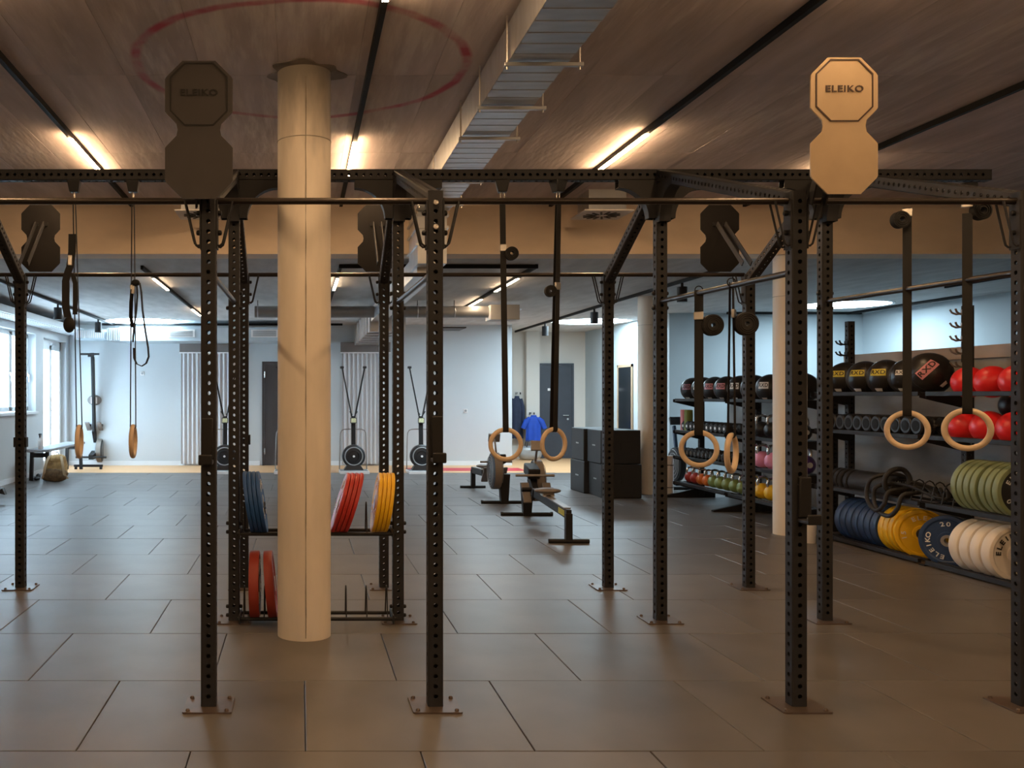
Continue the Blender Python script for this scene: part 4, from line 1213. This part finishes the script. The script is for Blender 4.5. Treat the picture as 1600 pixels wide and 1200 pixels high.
inst('lettering', tm, br_, (-.0, -.361, .055), (PI / 2, 0, 0))
# resistance bands and a coiled rope hanging over the shelf edge
def loop_band(label, pts, r, mat='webbing'):
    o = thing('resistance_band', label, 'band', (0, 0, 0), group='black bands on the tall rack')
    n = len(pts); sm = []
    for i in range(n):
        p0, p1, p2, p3 = (Vector(pts[(i + j - 1) % n]) for j in range(4))
        for q in range(5):
            t = q / 5
            sm.append(.5 * ((2 * p1) + (-p0 + p2) * t + (2 * p0 - 5 * p1 + 4 * p2 - p3) * t * t + (-p0 + 3 * p1 - 3 * p2 + p3) * t ** 3))
    MB().tube(sm, r, 10, closed=True).build('band_loop', mat, o)
    return o
zs = .585
loop_band('thick black band drooping lowest over the yellow plates', [(5.62, 9.10, .66), (5.60, 9.12, .52), (5.59, 9.02, .42), (5.59, 8.86, .40), (5.60, 8.76, .48), (5.64, 8.74, .61), (5.80, 8.72, .64), (5.92, 8.86, .66), (5.84, 9.04, .68)], .020, 'black_foam')
loop_band('black band looped from the roller end over the shelf edge', [(5.62, 9.16, .74), (5.58, 9.2, .62), (5.57, 9.16, .50), (5.575, 9.04, .43), (5.60, 8.96, .50), (5.64, 8.95, .62), (5.80, 8.93, .66), (5.90, 9.0, .70), (5.78, 9.06, .78)], .020, 'black_foam')
loop_band('thin black band lying along the shelf before the wire dividers', [(5.70, 9.0, .71), (5.70, 8.7, .69), (5.72, 8.42, .63), (5.80, 8.30, .615), (5.90, 8.45, .62), (5.92, 8.75, .68), (5.86, 8.98, .72), (5.78, 9.04, .73)], .013)
loop_band('black band curled in a ring against the roller end', [(5.66, 9.02, .64), (5.64, 9.01, .74), (5.70, 9.0, .82), (5.80, 8.99, .83), (5.86, 8.98, .74), (5.82, 8.99, .65), (5.74, 9.0, .61)], .024, 'black_foam')
hp = thing('grip_handles', 'black strap with handles bundled between the wire dividers', 'strap', (5.84, 8.52, .60), group='black bands on the tall rack')
for k in range(4):
    MB().tube([(-.08 + .03 * k, -.22 + .1 * k, .02), (.0, -.1 + .1 * k, .07 + .02 * (k % 2)), (.05, .02 + .08 * k, .03)], .016, 8).build('strap_bundle', 'webbing', hp)

# bumper plates on the tall rack (axis along the rack)
R45 = .2255
zg = .57 + math.sqrt(R45 ** 2 - .105 ** 2) - .002
gg = 'green rimmed plates on the tall rack'
gl = ('green plate farthest left on the third shelf', 'green plate, second from left on the third shelf', 'green plate, third from left on the third shelf', 'tilted green plate in the middle of the row', 'green plate, third from the lettered one', 'green plate next to the lettered one', 'black faced green plate lettered in white, at the right post')
for k in range(7):
    plate(XB, 8.055 - .078 * k - (.02 if k > 3 else 0), zg, R45, .062, 'green_rubber', gl[k], gg, rz=PI / 2, word='ELEIKO' if k == 6 else None, num='10' if k == 6 else None, side=-1, face='plate_black' if k in (2, 6) else None, spin=.28)
zl = .050 + math.sqrt(R45 ** 2 - .105 ** 2) - .002
bgp = 'blue plates on the bottom shelf'
bl = ('farthest left', 'second from left', 'third from left', 'fourth from left', 'fifth from left', 'sixth from left', 'rightmost, next to the yellow plates')
for k in range(7):
    plate(XB, 9.80 - .103 * k, zl, R45, .088, 'blue_rubber', 'thick blue plate on the bottom shelf, ' + bl[k], bgp, rz=PI / 2, word='ELEIKO' if k == 6 else None, num='20', side=-1)
yl = ('leftmost yellow plate on the bottom shelf of the tall rack', 'second yellow plate beside the blue row', 'third yellow plate beside the blue row', 'yellow plate with outline lettering leaning out at the end of its row')
for k in range(4):
    plate(XB - (.02 if k == 3 else 0), 9.07 - .085 * k - (.05 if k == 3 else 0), zl, R45, .072, 'yellow_rubber', yl[k], 'yellow plates on the bottom shelf', rz=PI / 2 + (R(-22) if k == 3 else R(-3 * k)), word='ELEIKO' if k == 3 else None, num='15', side=-1, wmat='cream_rubber', spin=-.3)
plate(5.80, 8.36, zl - .004, R45, .06, 'blue_rubber', 'single blue plate turned towards the aisle, white letters, before the cream plates', bgp, rz=PI / 2 + R(-48), word='ELEIKO', num='20', side=-1, spin=2.1)
cl = ('leftmost of the four cream plates', 'second from left of the four cream plates', 'third from left of the four cream plates', 'cream plate with black letters at the right post')
for k in range(4):
    plate(XB - .015, 8.04 - .128 * k, zl + .004, .230, .118, 'cream_rubber', cl[k] + ' on the bottom shelf' if k < 3 else cl[k], 'cream plates on the bottom shelf', rz=PI / 2, word='ELEIKO' if k == 3 else None, wmat='black_print', side=-1, spin=.75, round_=.03)

bk = thing('waste_bucket', 'small white bucket with a folded rim beside the cream column', 'bucket', (5.33, 9.78, 0))
MB().lathe([(.0, .0), (.058, .0), (.060, .004), (.074, .27), (.070, .27), (.057, .008), (0, .008)], 28).build('bucket_body', 'white_plastic', bk)
MB().torus(.073, .006, Matrix.Translation((0, 0, .27)), 28, 8).build('rim', 'white_plastic', bk)
MB().box((.085, 0, .235), (.012, .05, .07), rot=(0, R(-15), 0)).build('spout', 'white_plastic', bk, bevel=.003)

# ------------------------------------------------------------------ jump boxes
def jump_box(x, y, z, label, rz=0.):
    o = thing('jump_box', label, 'jump box', (x, y, z), rz, group='black foam jump boxes')
    MB().box((0, 0, .255), (.60, .66, .506)).build('box_body', 'black_foam', o, bevel=.012)
    for s_ in (-1, 1):
        MB().box((0, s_ * .331, .27), (.02, .006, .13)).build('grip_slot', 'plate_black', o, bevel=.002)
    MB().box((-.301, .0, .27), (.004, .14, .02)).build('side_print', 'grey_metal', o)
    return o
jump_box(4.81, 14.30, 0, 'near lower black jump box of the stack of four', R(-1))
jump_box(4.73, 14.98, 0, 'far lower black jump box of the stack of four', R(2))
jump_box(4.79, 14.30, .512, 'near upper black jump box with a grip slot, top of the stack', R(0))
jump_box(4.74, 14.98, .512, 'far upper black jump box on the stack')

# ------------------------------------------------------------------ ski machines
def ski_machine():
    o = thing('ski_machine', 'ski', 'ski machine', group='ski machines along the back wall')
    MB().box((0, 0, .035), (.56, .62, .03)).build('platform', 'platform_grey', o, bevel=.006)
    MB().span(-.29, .29, -.325, -.305, .0, .055).span(-.29, -.27, -.32, .3, 0, .05).span(.27, .29, -.32, .3, 0, .05).build('platform_edge', 'white_plastic', o, bevel=.004)
    fw = MB().lathe([(.0, -.11), (.15, -.11), (.215, -.09), (.23, -.05), (.23, .08), (.20, .10), (0, .10)], 40, Matrix.Translation((0, .12, .325)) @ Matrix.Rotation(PI / 2, 4, 'X')).build('flywheel_cover', 'black_plastic', o)
    MB().torus(.175, .012, Matrix.Translation((0, .02, .325)) @ Matrix.Rotation(PI / 2, 4, 'X'), 40, 8).build('cover_ring', 'grey_metal', fw)
    MB().torus(.11, .006, Matrix.Translation((0, .01, .325)) @ Matrix.Rotation(PI / 2, 4, 'X'), 36, 6).build('cover_ring', 'black_metal', fw)
    MB().cyl((0, .012, .325), (0, 0, .325), .022, n=16).build('hub_cap', 'white_plastic', fw)
    MB().add([(-.20, -.0, .05), (.20, 0, .05), (.20, .24, .05), (-.20, .24, .05), (-.13, .02, .16), (.13, .02, .16), (.13, .22, .16), (-.13, .22, .16)], [(0, 3, 2, 1), (4, 5, 6, 7), (0, 1, 5, 4), (1, 2, 6, 5), (2, 3, 7, 6), (3, 0, 4, 7)]).build('base_block', 'black_plastic', o, bevel=.01)
    MB().bar((0, .16, .5), (0, .20, 1.12), .085, .06, up=Vector((0, 1, 0))).build('mast', 'black_metal', o, bevel=.006)
    mo = MB().box((0, .13, 1.035), (.125, .04, .11), rot=(R(-10), 0, 0)).build('monitor', 'black_plastic', o, bevel=.006)
    MB().box((0, .107, 1.038), (.10, .004, .085), rot=(R(-10), 0, 0)).build('screen', 'yellow_screen', mo)
    for s_ in (-1, 1):
        MB().bar((s_ * .025, .20, 1.08), (s_ * .225, .20, 2.09), .026, .03, up=Vector((0, 1, 0))).build('arm', 'black_metal', o)
        MB().box((s_ * .228, .19, 2.10), (.075, .09, .045)).build('pulley_housing', 'black_plastic', o, bevel=.008)
        MB().cyl((s_ * .235, .15, 2.08), (s_ * .055, .13, 1.17), .003, n=6).build('drive_cord', 'black_plastic', o)
        MB().cyl((s_ * .03, .10, 1.15), (s_ * .075, .10, 1.22), .013, n=10).build('pull_handle', 'black_plastic', o)
    pts = [(-.275, .27, .05), (-.262, .27, .70), (-.255, .27, .78), (-.225, .27, .835), (-.17, .27, .855), (0, .27, .86), (.17, .27, .855), (.225, .27, .835), (.255, .27, .78), (.262, .27, .70), (.275, .27, .05)]
    MB().tube(pts, .011, 10).build('hoop_frame', 'rower_grey', o)
    return o
M['yellow_screen'] = material('yellow_screen', (.62, .60, .36), .4, var=.3, vscale=40)
sk = ski_machine()
for k, (x, lb) in enumerate(((-1.52, 'ski machine seen between the left rig posts'), (-.235, 'ski machine hidden behind the painted column, one arm showing'), (1.055, 'ski machine in full view before the right curtain'), (2.41, 'ski machine half behind the rig post, rightmost of the row'))):
    o = sk if k == 0 else copy_tree(sk)
    o.location = (x, 18.55, .001); o['label'] = lb

# ------------------------------------------------------------------ rowing machines: local +Y runs from rail end to flywheel
def rower(label, loc, rz, mats=('black_metal', 'rower_tan')):
    o = thing('rowing_machine', label, 'rowing machine', loc, rz, group='rowing machines')
    fm = mats[0]
    MB().bar((0, .02, .30), (0, 1.72, .345), .055, .10).build('monorail', fm, o, bevel=.006)
    MB().bar((0, .10, .357), (0, 1.70, .402), .075, .012).build('rail_track', 'rower_grey', o)
    MB().box((0, .05, .16), (.07, .08, .30)).build('rear_leg', fm, o, bevel=.004)
    MB().cyl((-.21, .03, .022), (.21, .03, .022), .022, n=14).build('rear_foot', fm, o)
    MB().box((-.029, .25, .305), (.003, .26, .06), rot=(R(1.5), 0, 0)).build('yellow_label', 'yellow_print', o)
    st = MB().sphere((0, 0, 0), (.155, .115, .035), 24, 12).box((0, 0, -.03), (.12, .16, .03)).build('seat', 'seat_grey', o, loc=(0, 1.05, .445))
    for s_ in (-1, 1):
        MB().cyl((s_ * .045, -.07, -.045), (s_ * .045, .07, -.045), .022, n=12).build('seat_roller', 'white_plastic', st)
        fp = MB().box((s_ * .13, 1.62, .36), (.10, .03, .30), rot=(R(-42), 0, 0)).build('footplate', 'seat_grey', o, bevel=.012)
        MB().box((s_ * .13, 1.60, .40), (.115, .05, .03), rot=(R(-42), 0, 0)).build('foot_strap', 'webbing', fp)
    MB().bar((0, 1.70, .34), (0, 2.02, .52), .07, .12).build('neck', fm, o)
    fw = MB().lathe([(0, -.075), (.17, -.075), (.245, -.055), (.255, -.03), (.255, .03), (.245, .055), (.17, .075), (0, .075)], 40, Matrix.Translation((.11, 2.16, .46)) @ Matrix.Rotation(PI / 2, 4, 'Y')).build('flywheel_cage', 'black_plastic', o)
    MB().lathe([(.257, -.05), (.262, -.05), (.262, .05), (.257, .05)], 40, Matrix.Translation((.11, 2.16, .46)) @ Matrix.Rotation(PI / 2, 4, 'Y'), close=True).build('cage_band', 'rower_tan', fw)
    for s_ in (-1, 1):
        for k in range(5):
            MB().torus(.06 + .038 * k, .004, Matrix.Translation((.11 + s_ * .074, 2.16, .46)) @ Matrix.Rotation(PI / 2, 4, 'Y'), 32, 5).build('cage_ring', 'grey_metal', fw)
    MB().box((0, 1.93, .60), (.15, .30, .13), rot=(R(12), 0, 0)).build('chain_housing', fm, o, bevel=.015)
    MB().cyl((-.235, 1.74, .56), (.235, 1.74, .56), .016, n=12).build('pull_handle', 'rower_grey', o)
    MB().cyl((0, 1.74, .56), (0, 1.9, .58), .006, n=8).build('drive_chain', 'bolt_steel', o)
    MB().add([(-.05, 2.20, 0), (.05, 2.20, 0), (.05, 2.30, 0), (-.05, 2.30, 0), (-.075, 2.16, .42), (.075, 2.16, .42), (.075, 2.30, .42), (-.075, 2.30, .42)], [(0, 3, 2, 1), (4, 5, 6, 7), (0, 1, 5, 4), (1, 2, 6, 5), (2, 3, 7, 6), (3, 0, 4, 7)]).build('front_leg', fm, o)
    MB().cyl((-.30, 2.25, .022), (.30, 2.25, .022), .022, n=14).build('front_foot', fm, o)
    for s_ in (-1, 1):
        MB().cyl((s_ * .30, 2.25, .026), (s_ * .33, 2.25, .026), .026, n=12).build('foot_cap', 'black_plastic', o)
    MB().tube([(.06, 2.02, .58), (.07, 2.05, .72), (.05, 1.86, .90)], .014, 8).build('monitor_arm', 'rower_grey', o)
    mo = MB().box((.05, 1.83, .92), (.17, .035, .13), rot=(R(-25), 0, 0)).build('monitor', 'rower_grey', o, bevel=.008)
    MB().box((.05, 1.812, .918), (.12, .004, .085), rot=(R(-25), 0, 0)).build('screen', 'black_plastic', mo)
    return o
rower('rowing machine near the rings, seat end with yellow label towards the viewer', (2.80, 9.72, 0), R(-2.5))
rower('farther rowing machine turned the other way, flywheel towards the viewer', (2.86, 15.55, 0), R(181))
up_ = rower('folded rowing machine standing upright against the left end of the back wall', (-4.52, 19.93, 2.45), 0)
up_.rotation_euler = Euler((R(-86), R(0), R(0)), 'XYZ')
# low stand under the upright machine
lb_ = thing('rower_stand', 'black stand under the upright rowing machine', 'stand', (-4.42, 19.42, 0))
MB().box((0, 0, .075), (.60, .06, .05)).build('stand_bar', 'black_metal', lb_, bevel=.006)
for s_ in (-1, 1):
    MB().box((s_ * .26, 0, .025), (.05, .07, .05)).build('foot', 'black_metal', lb_, bevel=.006)

# ------------------------------------------------------------------ bench and bag on the left
bn = thing('long_bench', 'long low grey topped bench along the window wall', 'bench', (-4.72, 18.2, 0))
MB().span(-.2, .2, -1.5, 1.36, .52, .57).build('bench_top', 'platform_grey', bn, bevel=.012)
for y in (-1.35, 1.22):
    for x in (-.15, .15):
        MB().bar((x, y, 0), (x * .9, y * .985, .52), .06, .07, up=Vector((0, 1, 0))).build('leg', 'black_metal', bn)
for y in (-1.35, 1.22):
    MB().span(-.15, .15, y - .03, y + .03, .42, .50).build('stretcher', 'black_metal', bn)
bt = thing('spray_bottle', 'white spray bottle standing on the near end of the bench', 'bottle', (-4.70, 16.85, .57))
MB().lathe([(0, 0), (.045, 0), (.05, .01), (.05, .17), (.02, .22), (.02, .25), (0, .25)], 20).build('bottle_body', 'white_plastic', bt)
MB().box((0, -.02, .265), (.035, .10, .035)).box((0, -.055, .235), (.02, .015, .05)).build('spray_head', 'black_plastic', bt, bevel=.004)
sh = thing('gym_shoes', 'pair of black shoes lying under the bench', 'shoes', (-4.72, 16.95, 0))
for dx in (-.07, .09):
    MB().sphere((dx, 0, .035), (.05, .14, .04), 16, 8, flat=-.8).sphere((dx, .07, .07), (.042, .06, .045), 14, 8).build('shoe', 'black_plastic', sh)

bp = thing('backpack', 'tan camouflage backpack standing on the floor by the bench', 'backpack', (-4.38, 16.75, 0))
def bag(c, rad, p=3.0, n=28, m=18, dent=.02, seed=0):
    mb = MB(); rnd = random.Random(seed)
    ph = [rnd.uniform(0, 6) for _ in range(6)]
    vs_ = []; fs = []
    for i in range(m + 1):
        e = -PI / 2 + PI * i / m
        for k in range(n):
            a = 2 * PI * k / n
            x, y, z = math.cos(e) * math.cos(a), math.cos(e) * math.sin(a), math.sin(e)
            q = (abs(x) ** p + abs(y) ** p + abs(z) ** p) ** (-1 / p)
            w = 1 + dent * (math.sin(5 * a + ph[0] + 3 * z) + math.sin(9 * z + ph[1] + 2 * a) + .6 * math.sin(11 * a + ph[2] - 5 * z))
            vs_.append((c[0] + x * q * rad[0] * w, c[1] + y * q * rad[1] * w, max(0.004, c[2] + z * q * rad[2] * w)))
    for i in range(m):
        for k in range(n):
            l = (k + 1) % n
            fs.append((i * n + k, i * n + l, (i + 1) * n + l, (i + 1) * n + k))
    return mb.add(vs_, fs)
bag((0, 0, .24), (.185, .13, .235), 2.8, seed=1).build('bag_body', 'khaki', bp, smooth=60)
bag((0, -.10, .12), (.215, .11, .118), 2.6, seed=2, dent=.035).build('front_pocket', 'khaki_dark', bp, smooth=60)
bag((.02, -.02, .40), (.15, .12, .085), 2.5, seed=3).build('bag_lid', 'khaki', bp, smooth=60)
for s_ in (-1, 1):
    MB().ribbon([(s_ * .10, -.10, .46), (s_ * .135, -.16, .38), (s_ * .16, -.19, .26), (s_ * .18, -.18, .14), (s_ * .22, -.12, .06)], .045, .014, (1, .3, 0)).build('shoulder_strap', 'strap_beige', bp)
MB().tube([(-.04, -.02, .475), (-.03, -.02, .52), (.03, -.02, .52), (.04, -.02, .475)], .009, 8).build('grab_handle', 'khaki_dark', bp)
wb = thing('weight_bench', 'end of a black padded bench at the left edge of the frame', 'bench', (-4.57, 13.3, 0))
MB().span(-.30, .30, -.14, .14, .16, .22).build('bench_pad', 'black_leather', wb, bevel=.02)
MB().add([(.24, -.05, .16), (.33, -.05, .22), (.37, -.05, .13), (.24, .05, .16), (.33, .05, .22), (.37, .05, .13)], [(0, 1, 2), (3, 5, 4), (0, 3, 4, 1), (1, 4, 5, 2), (2, 5, 3, 0)]).build('end_grip', 'black_plastic', wb)
MB().span(-.28, -.22, -.2, .2, 0, .16).span(.12, .16, -.2, .2, 0, .16).build('bench_leg', 'black_metal', wb)

# ------------------------------------------------------------------ curtains
def curtain(x0, x1, label, folds):
    o = thing('curtain', label, 'curtain', ((x0 + x1) / 2, YB - .09, 0), group='pleated curtains')
    n = folds * 8; w = x1 - x0
    front = []; vs_ = []; fs = []
    for k in range(n + 1):
        x = -w / 2 + w * k / n
        y = .03 * math.sin(2 * PI * folds * k / n) * (1 + .25 * math.sin(k * .7))
        for z in (.04, 1.2, 2.46):
            vs_.append((x, y - .002, z))
        for z in (.04, 1.2, 2.46):
            vs_.append((x, y + .002, z))
    for k in range(n):
        a = k * 6; b = a + 6
        for j in (0, 1):
            fs.append((a + j, b + j, b + j + 1, a + j + 1)); fs.append((a + 3 + j, a + 4 + j, b + 4 + j, b + 3 + j))
        fs += [(a, a + 3, b + 3, b), (a + 2, b + 2, b + 5, a + 5)]
    fs += [(0, 1, 2, 5, 4, 3)]
    MB().add(vs_, fs).build('curtain_cloth', 'curtain_cloth', o, smooth=70)
    MB().span(-w / 2 - .03, w / 2 + .03, -.02, .08, 2.48, 2.70).build('header_panel', 'brown_panel', o)
    MB().span(-w / 2 - .03, w / 2 + .03, -.03, .03, 2.455, 2.485).build('curtain_rail', 'white_plastic', o)
    return o
curtain(-2.62, -1.36, 'pale pleated curtain behind the left rig posts', 13)
curtain(.90, 1.93, 'pale pleated curtain behind the ski machine in full view', 11)

# ------------------------------------------------------------------ clothes on wall hooks in the recess
def wall_hook(x, y, z, label):
    h = thing('coat_hook', label, 'coat hook', (x, y, z), group='coat hooks in the recess')
    MB().box((0, .0, 0), (.05, .012, .07)).build('hook_plate', 'chrome', h, bevel=.002)
    MB().tube([(0, 0, .01), (0, -.10, .0), (0, -.14, .02)], .008, 8).build('hook_arm', 'black_metal', h)
    MB().box((.10, -.02, 0), (.02, .03, .05)).build('hook_stop', 'black_metal', h)
wall_hook(5.26, 22.794, 1.585, 'coat hook above the navy jacket')
wall_hook(5.55, 22.614, 1.10, 'coat hook above the blue shirt')
def garment(name, label, mat, loc, w, d, h, seed, sleeve, collar=True):
    o = thing(name, label, 'clothing', loc)
    rnd = random.Random(seed); ph = rnd.uniform(0, 6)
    n, m = 40, 14; vs_ = []; fs = []
    for i in range(m + 1):
        t = i / m; z = -h * t
        ww = w * (.35 + .65 * min(1, t * 6) ** .6) * (1 + .06 * t); 
        for k in range(n):
            a = 2 * PI * k / n
            f_ = 1 + .10 * t * math.sin(7 * a + ph) + .07 * t * math.sin(12 * a + 2 * ph)
            vs_.append((ww * math.cos(a) * f_, d * (.5 + .5 * min(1, t * 4)) * math.sin(a) * (1 + .35 * t * math.sin(6 * a + ph)), z + .012 * math.sin(3 * a) * t))
    for i in range(m):
        for k in range(n):
            l = (k + 1) % n
            fs.append((i * n + k, (i + 1) * n + k, (i + 1) * n + l, i * n + l))
    MB().add(vs_, fs).build('garment_body', mat, o, smooth=70)
    for s_ in (-1, 1):
        pts = [(s_ * w * .6, 0, -.05)] + [(s_ * (w * .95 + sleeve[0] * q), -.02, -.06 - sleeve[1] * q) for q in (.3, .65, 1)]
        MB().tube(pts, .06, 12, radii=[.05, sleeve[2], sleeve[2] * .95, sleeve[2] * .9]).build('sleeve', mat, o, smooth=60)
    if collar:
        MB().torus(w * .33, .018, Matrix.Translation((0, 0, .005)) @ Matrix.Diagonal((1, .6, 1, 1)), 24, 8).build('collar', mat, o)
    return o
garment('jacket', 'long navy jacket hanging on the recess wall', 'navy_cloth', (5.24, 22.62, 1.50), .13, .06, 1.0, 3, (.03, .55, .045))
garment('shirt', 'bright blue shirt with short sleeves hanging beside the grey door', 'blue_cloth', (5.60, 22.44, 1.04), .165, .06, .60, 5, (.10, .24, .068))
sb_ = thing('gym_bag', 'grey bag on the floor under the blue shirt', 'bag', (5.45, 22.2, 0))
bag((0, 0, .17), (.28, .15, .165), 2.8, seed=7).build('bag_body', 'grey_metal', sb_, smooth=60)
for s_ in (-1, 1):
    MB().tube([(-.1, s_ * .09, .29), (-.07, s_ * .07, .46), (.07, s_ * .07, .46), (.1, s_ * .09, .29)], .012, 8).build('bag_handle', 'black_plastic', sb_)

# ------------------------------------------------------------------ air bike
ab = thing('air_bike', 'dark blue fan bike half hidden by the rig post, left of the kettlebell rack', 'exercise bike', (6.06, 15.1, 0))
fan = MB().lathe([(0, -.06), (.20, -.06), (.27, -.04), (.28, 0), (.27, .04), (.20, .06), (0, .06)], 36, Matrix.Translation((0, -.05, .43)) @ Matrix.Rotation(PI / 2, 4, 'Y')).build('fan_cage', 'black_plastic', ab)
for s_ in (-1, 1):
    for k in range(4):
        MB().torus(.07 + .055 * k, .006, Matrix.Translation((s_ * .06, -.05, .43)) @ Matrix.Rotation(PI / 2, 4, 'Y'), 32, 6).build('cage_ring', 'grey_metal', fan)
MB().bar((0, -.05, .60), (0, .05, 1.05), .06, .05, up=Vector((1, 0, 0))).build('mast', 'navy_paint', ab, bevel=.01)
cn = MB().box((0, -.02, 1.13), (.20, .05, .13), rot=(R(-25), 0, 0)).build('console', 'black_plastic', ab, bevel=.012)
MB().bar((0, -.1, .12), (0, 1.05, .16), .06, .07).build('main_frame', 'navy_paint', ab, bevel=.01)
MB().bar((0, .72, .14), (0, .80, .78), .05, .05, up=Vector((1, 0, 0))).build('seat_post', 'navy_paint', ab)
MB().sphere((0, .82, .82), (.11, .15, .045), 20, 10).build('saddle', 'black_leather', ab)
for s_ in (-1, 1):
    MB().tube([(s_ * .12, -.02, .42), (s_ * .20, .08, .80), (s_ * .24, .18, 1.05), (s_ * .24, .30, 1.14)], .016, 10).build('swing_handle', 'navy_paint', ab)
    MB().cyl((s_ * .24, .22, 1.08), (s_ * .24, .34, 1.17), .022, n=10).build('grip', 'black_foam', ab)
    MB().bar((s_ * .08, .36, .32), (s_ * .10, .36 + s_ * .14, .24), .02, .03).build('crank', 'black_metal', ab)
    MB().box((s_ * .16, .36 + s_ * .14, .24), (.10, .09, .025)).build('pedal', 'black_plastic', ab)
for y in (-.12, 1.02):
    MB().cyl((-.30, y, .05), (.30, y, .05), .03, n=14).build('floor_bar', 'black_metal', ab)
    for s_ in (-1, 1):
        MB().cyl((s_ * .27, y, .042), (s_ * .33, y, .042), .042, n=14).build('foot_cap', 'white_plastic', ab)

# small fittings on the far walls
for (x, z, lb) in ((3.62, 1.20, 'small white wall socket right of the ski machines'), (-3.48, 2.02, 'small white alarm plate on the back wall at left')):
    s = thing('wall_plate', lb, 'wall fitting', (x, YB - .001, z))
    MB().box((0, -.006, 0), (.085, .012, .085)).build('cover', 'white_plastic', s, bevel=.003)
    MB().cyl((0, -.012, 0), (0, -.016, 0), .026, n=18).build('insert', 'grey_metal', s)
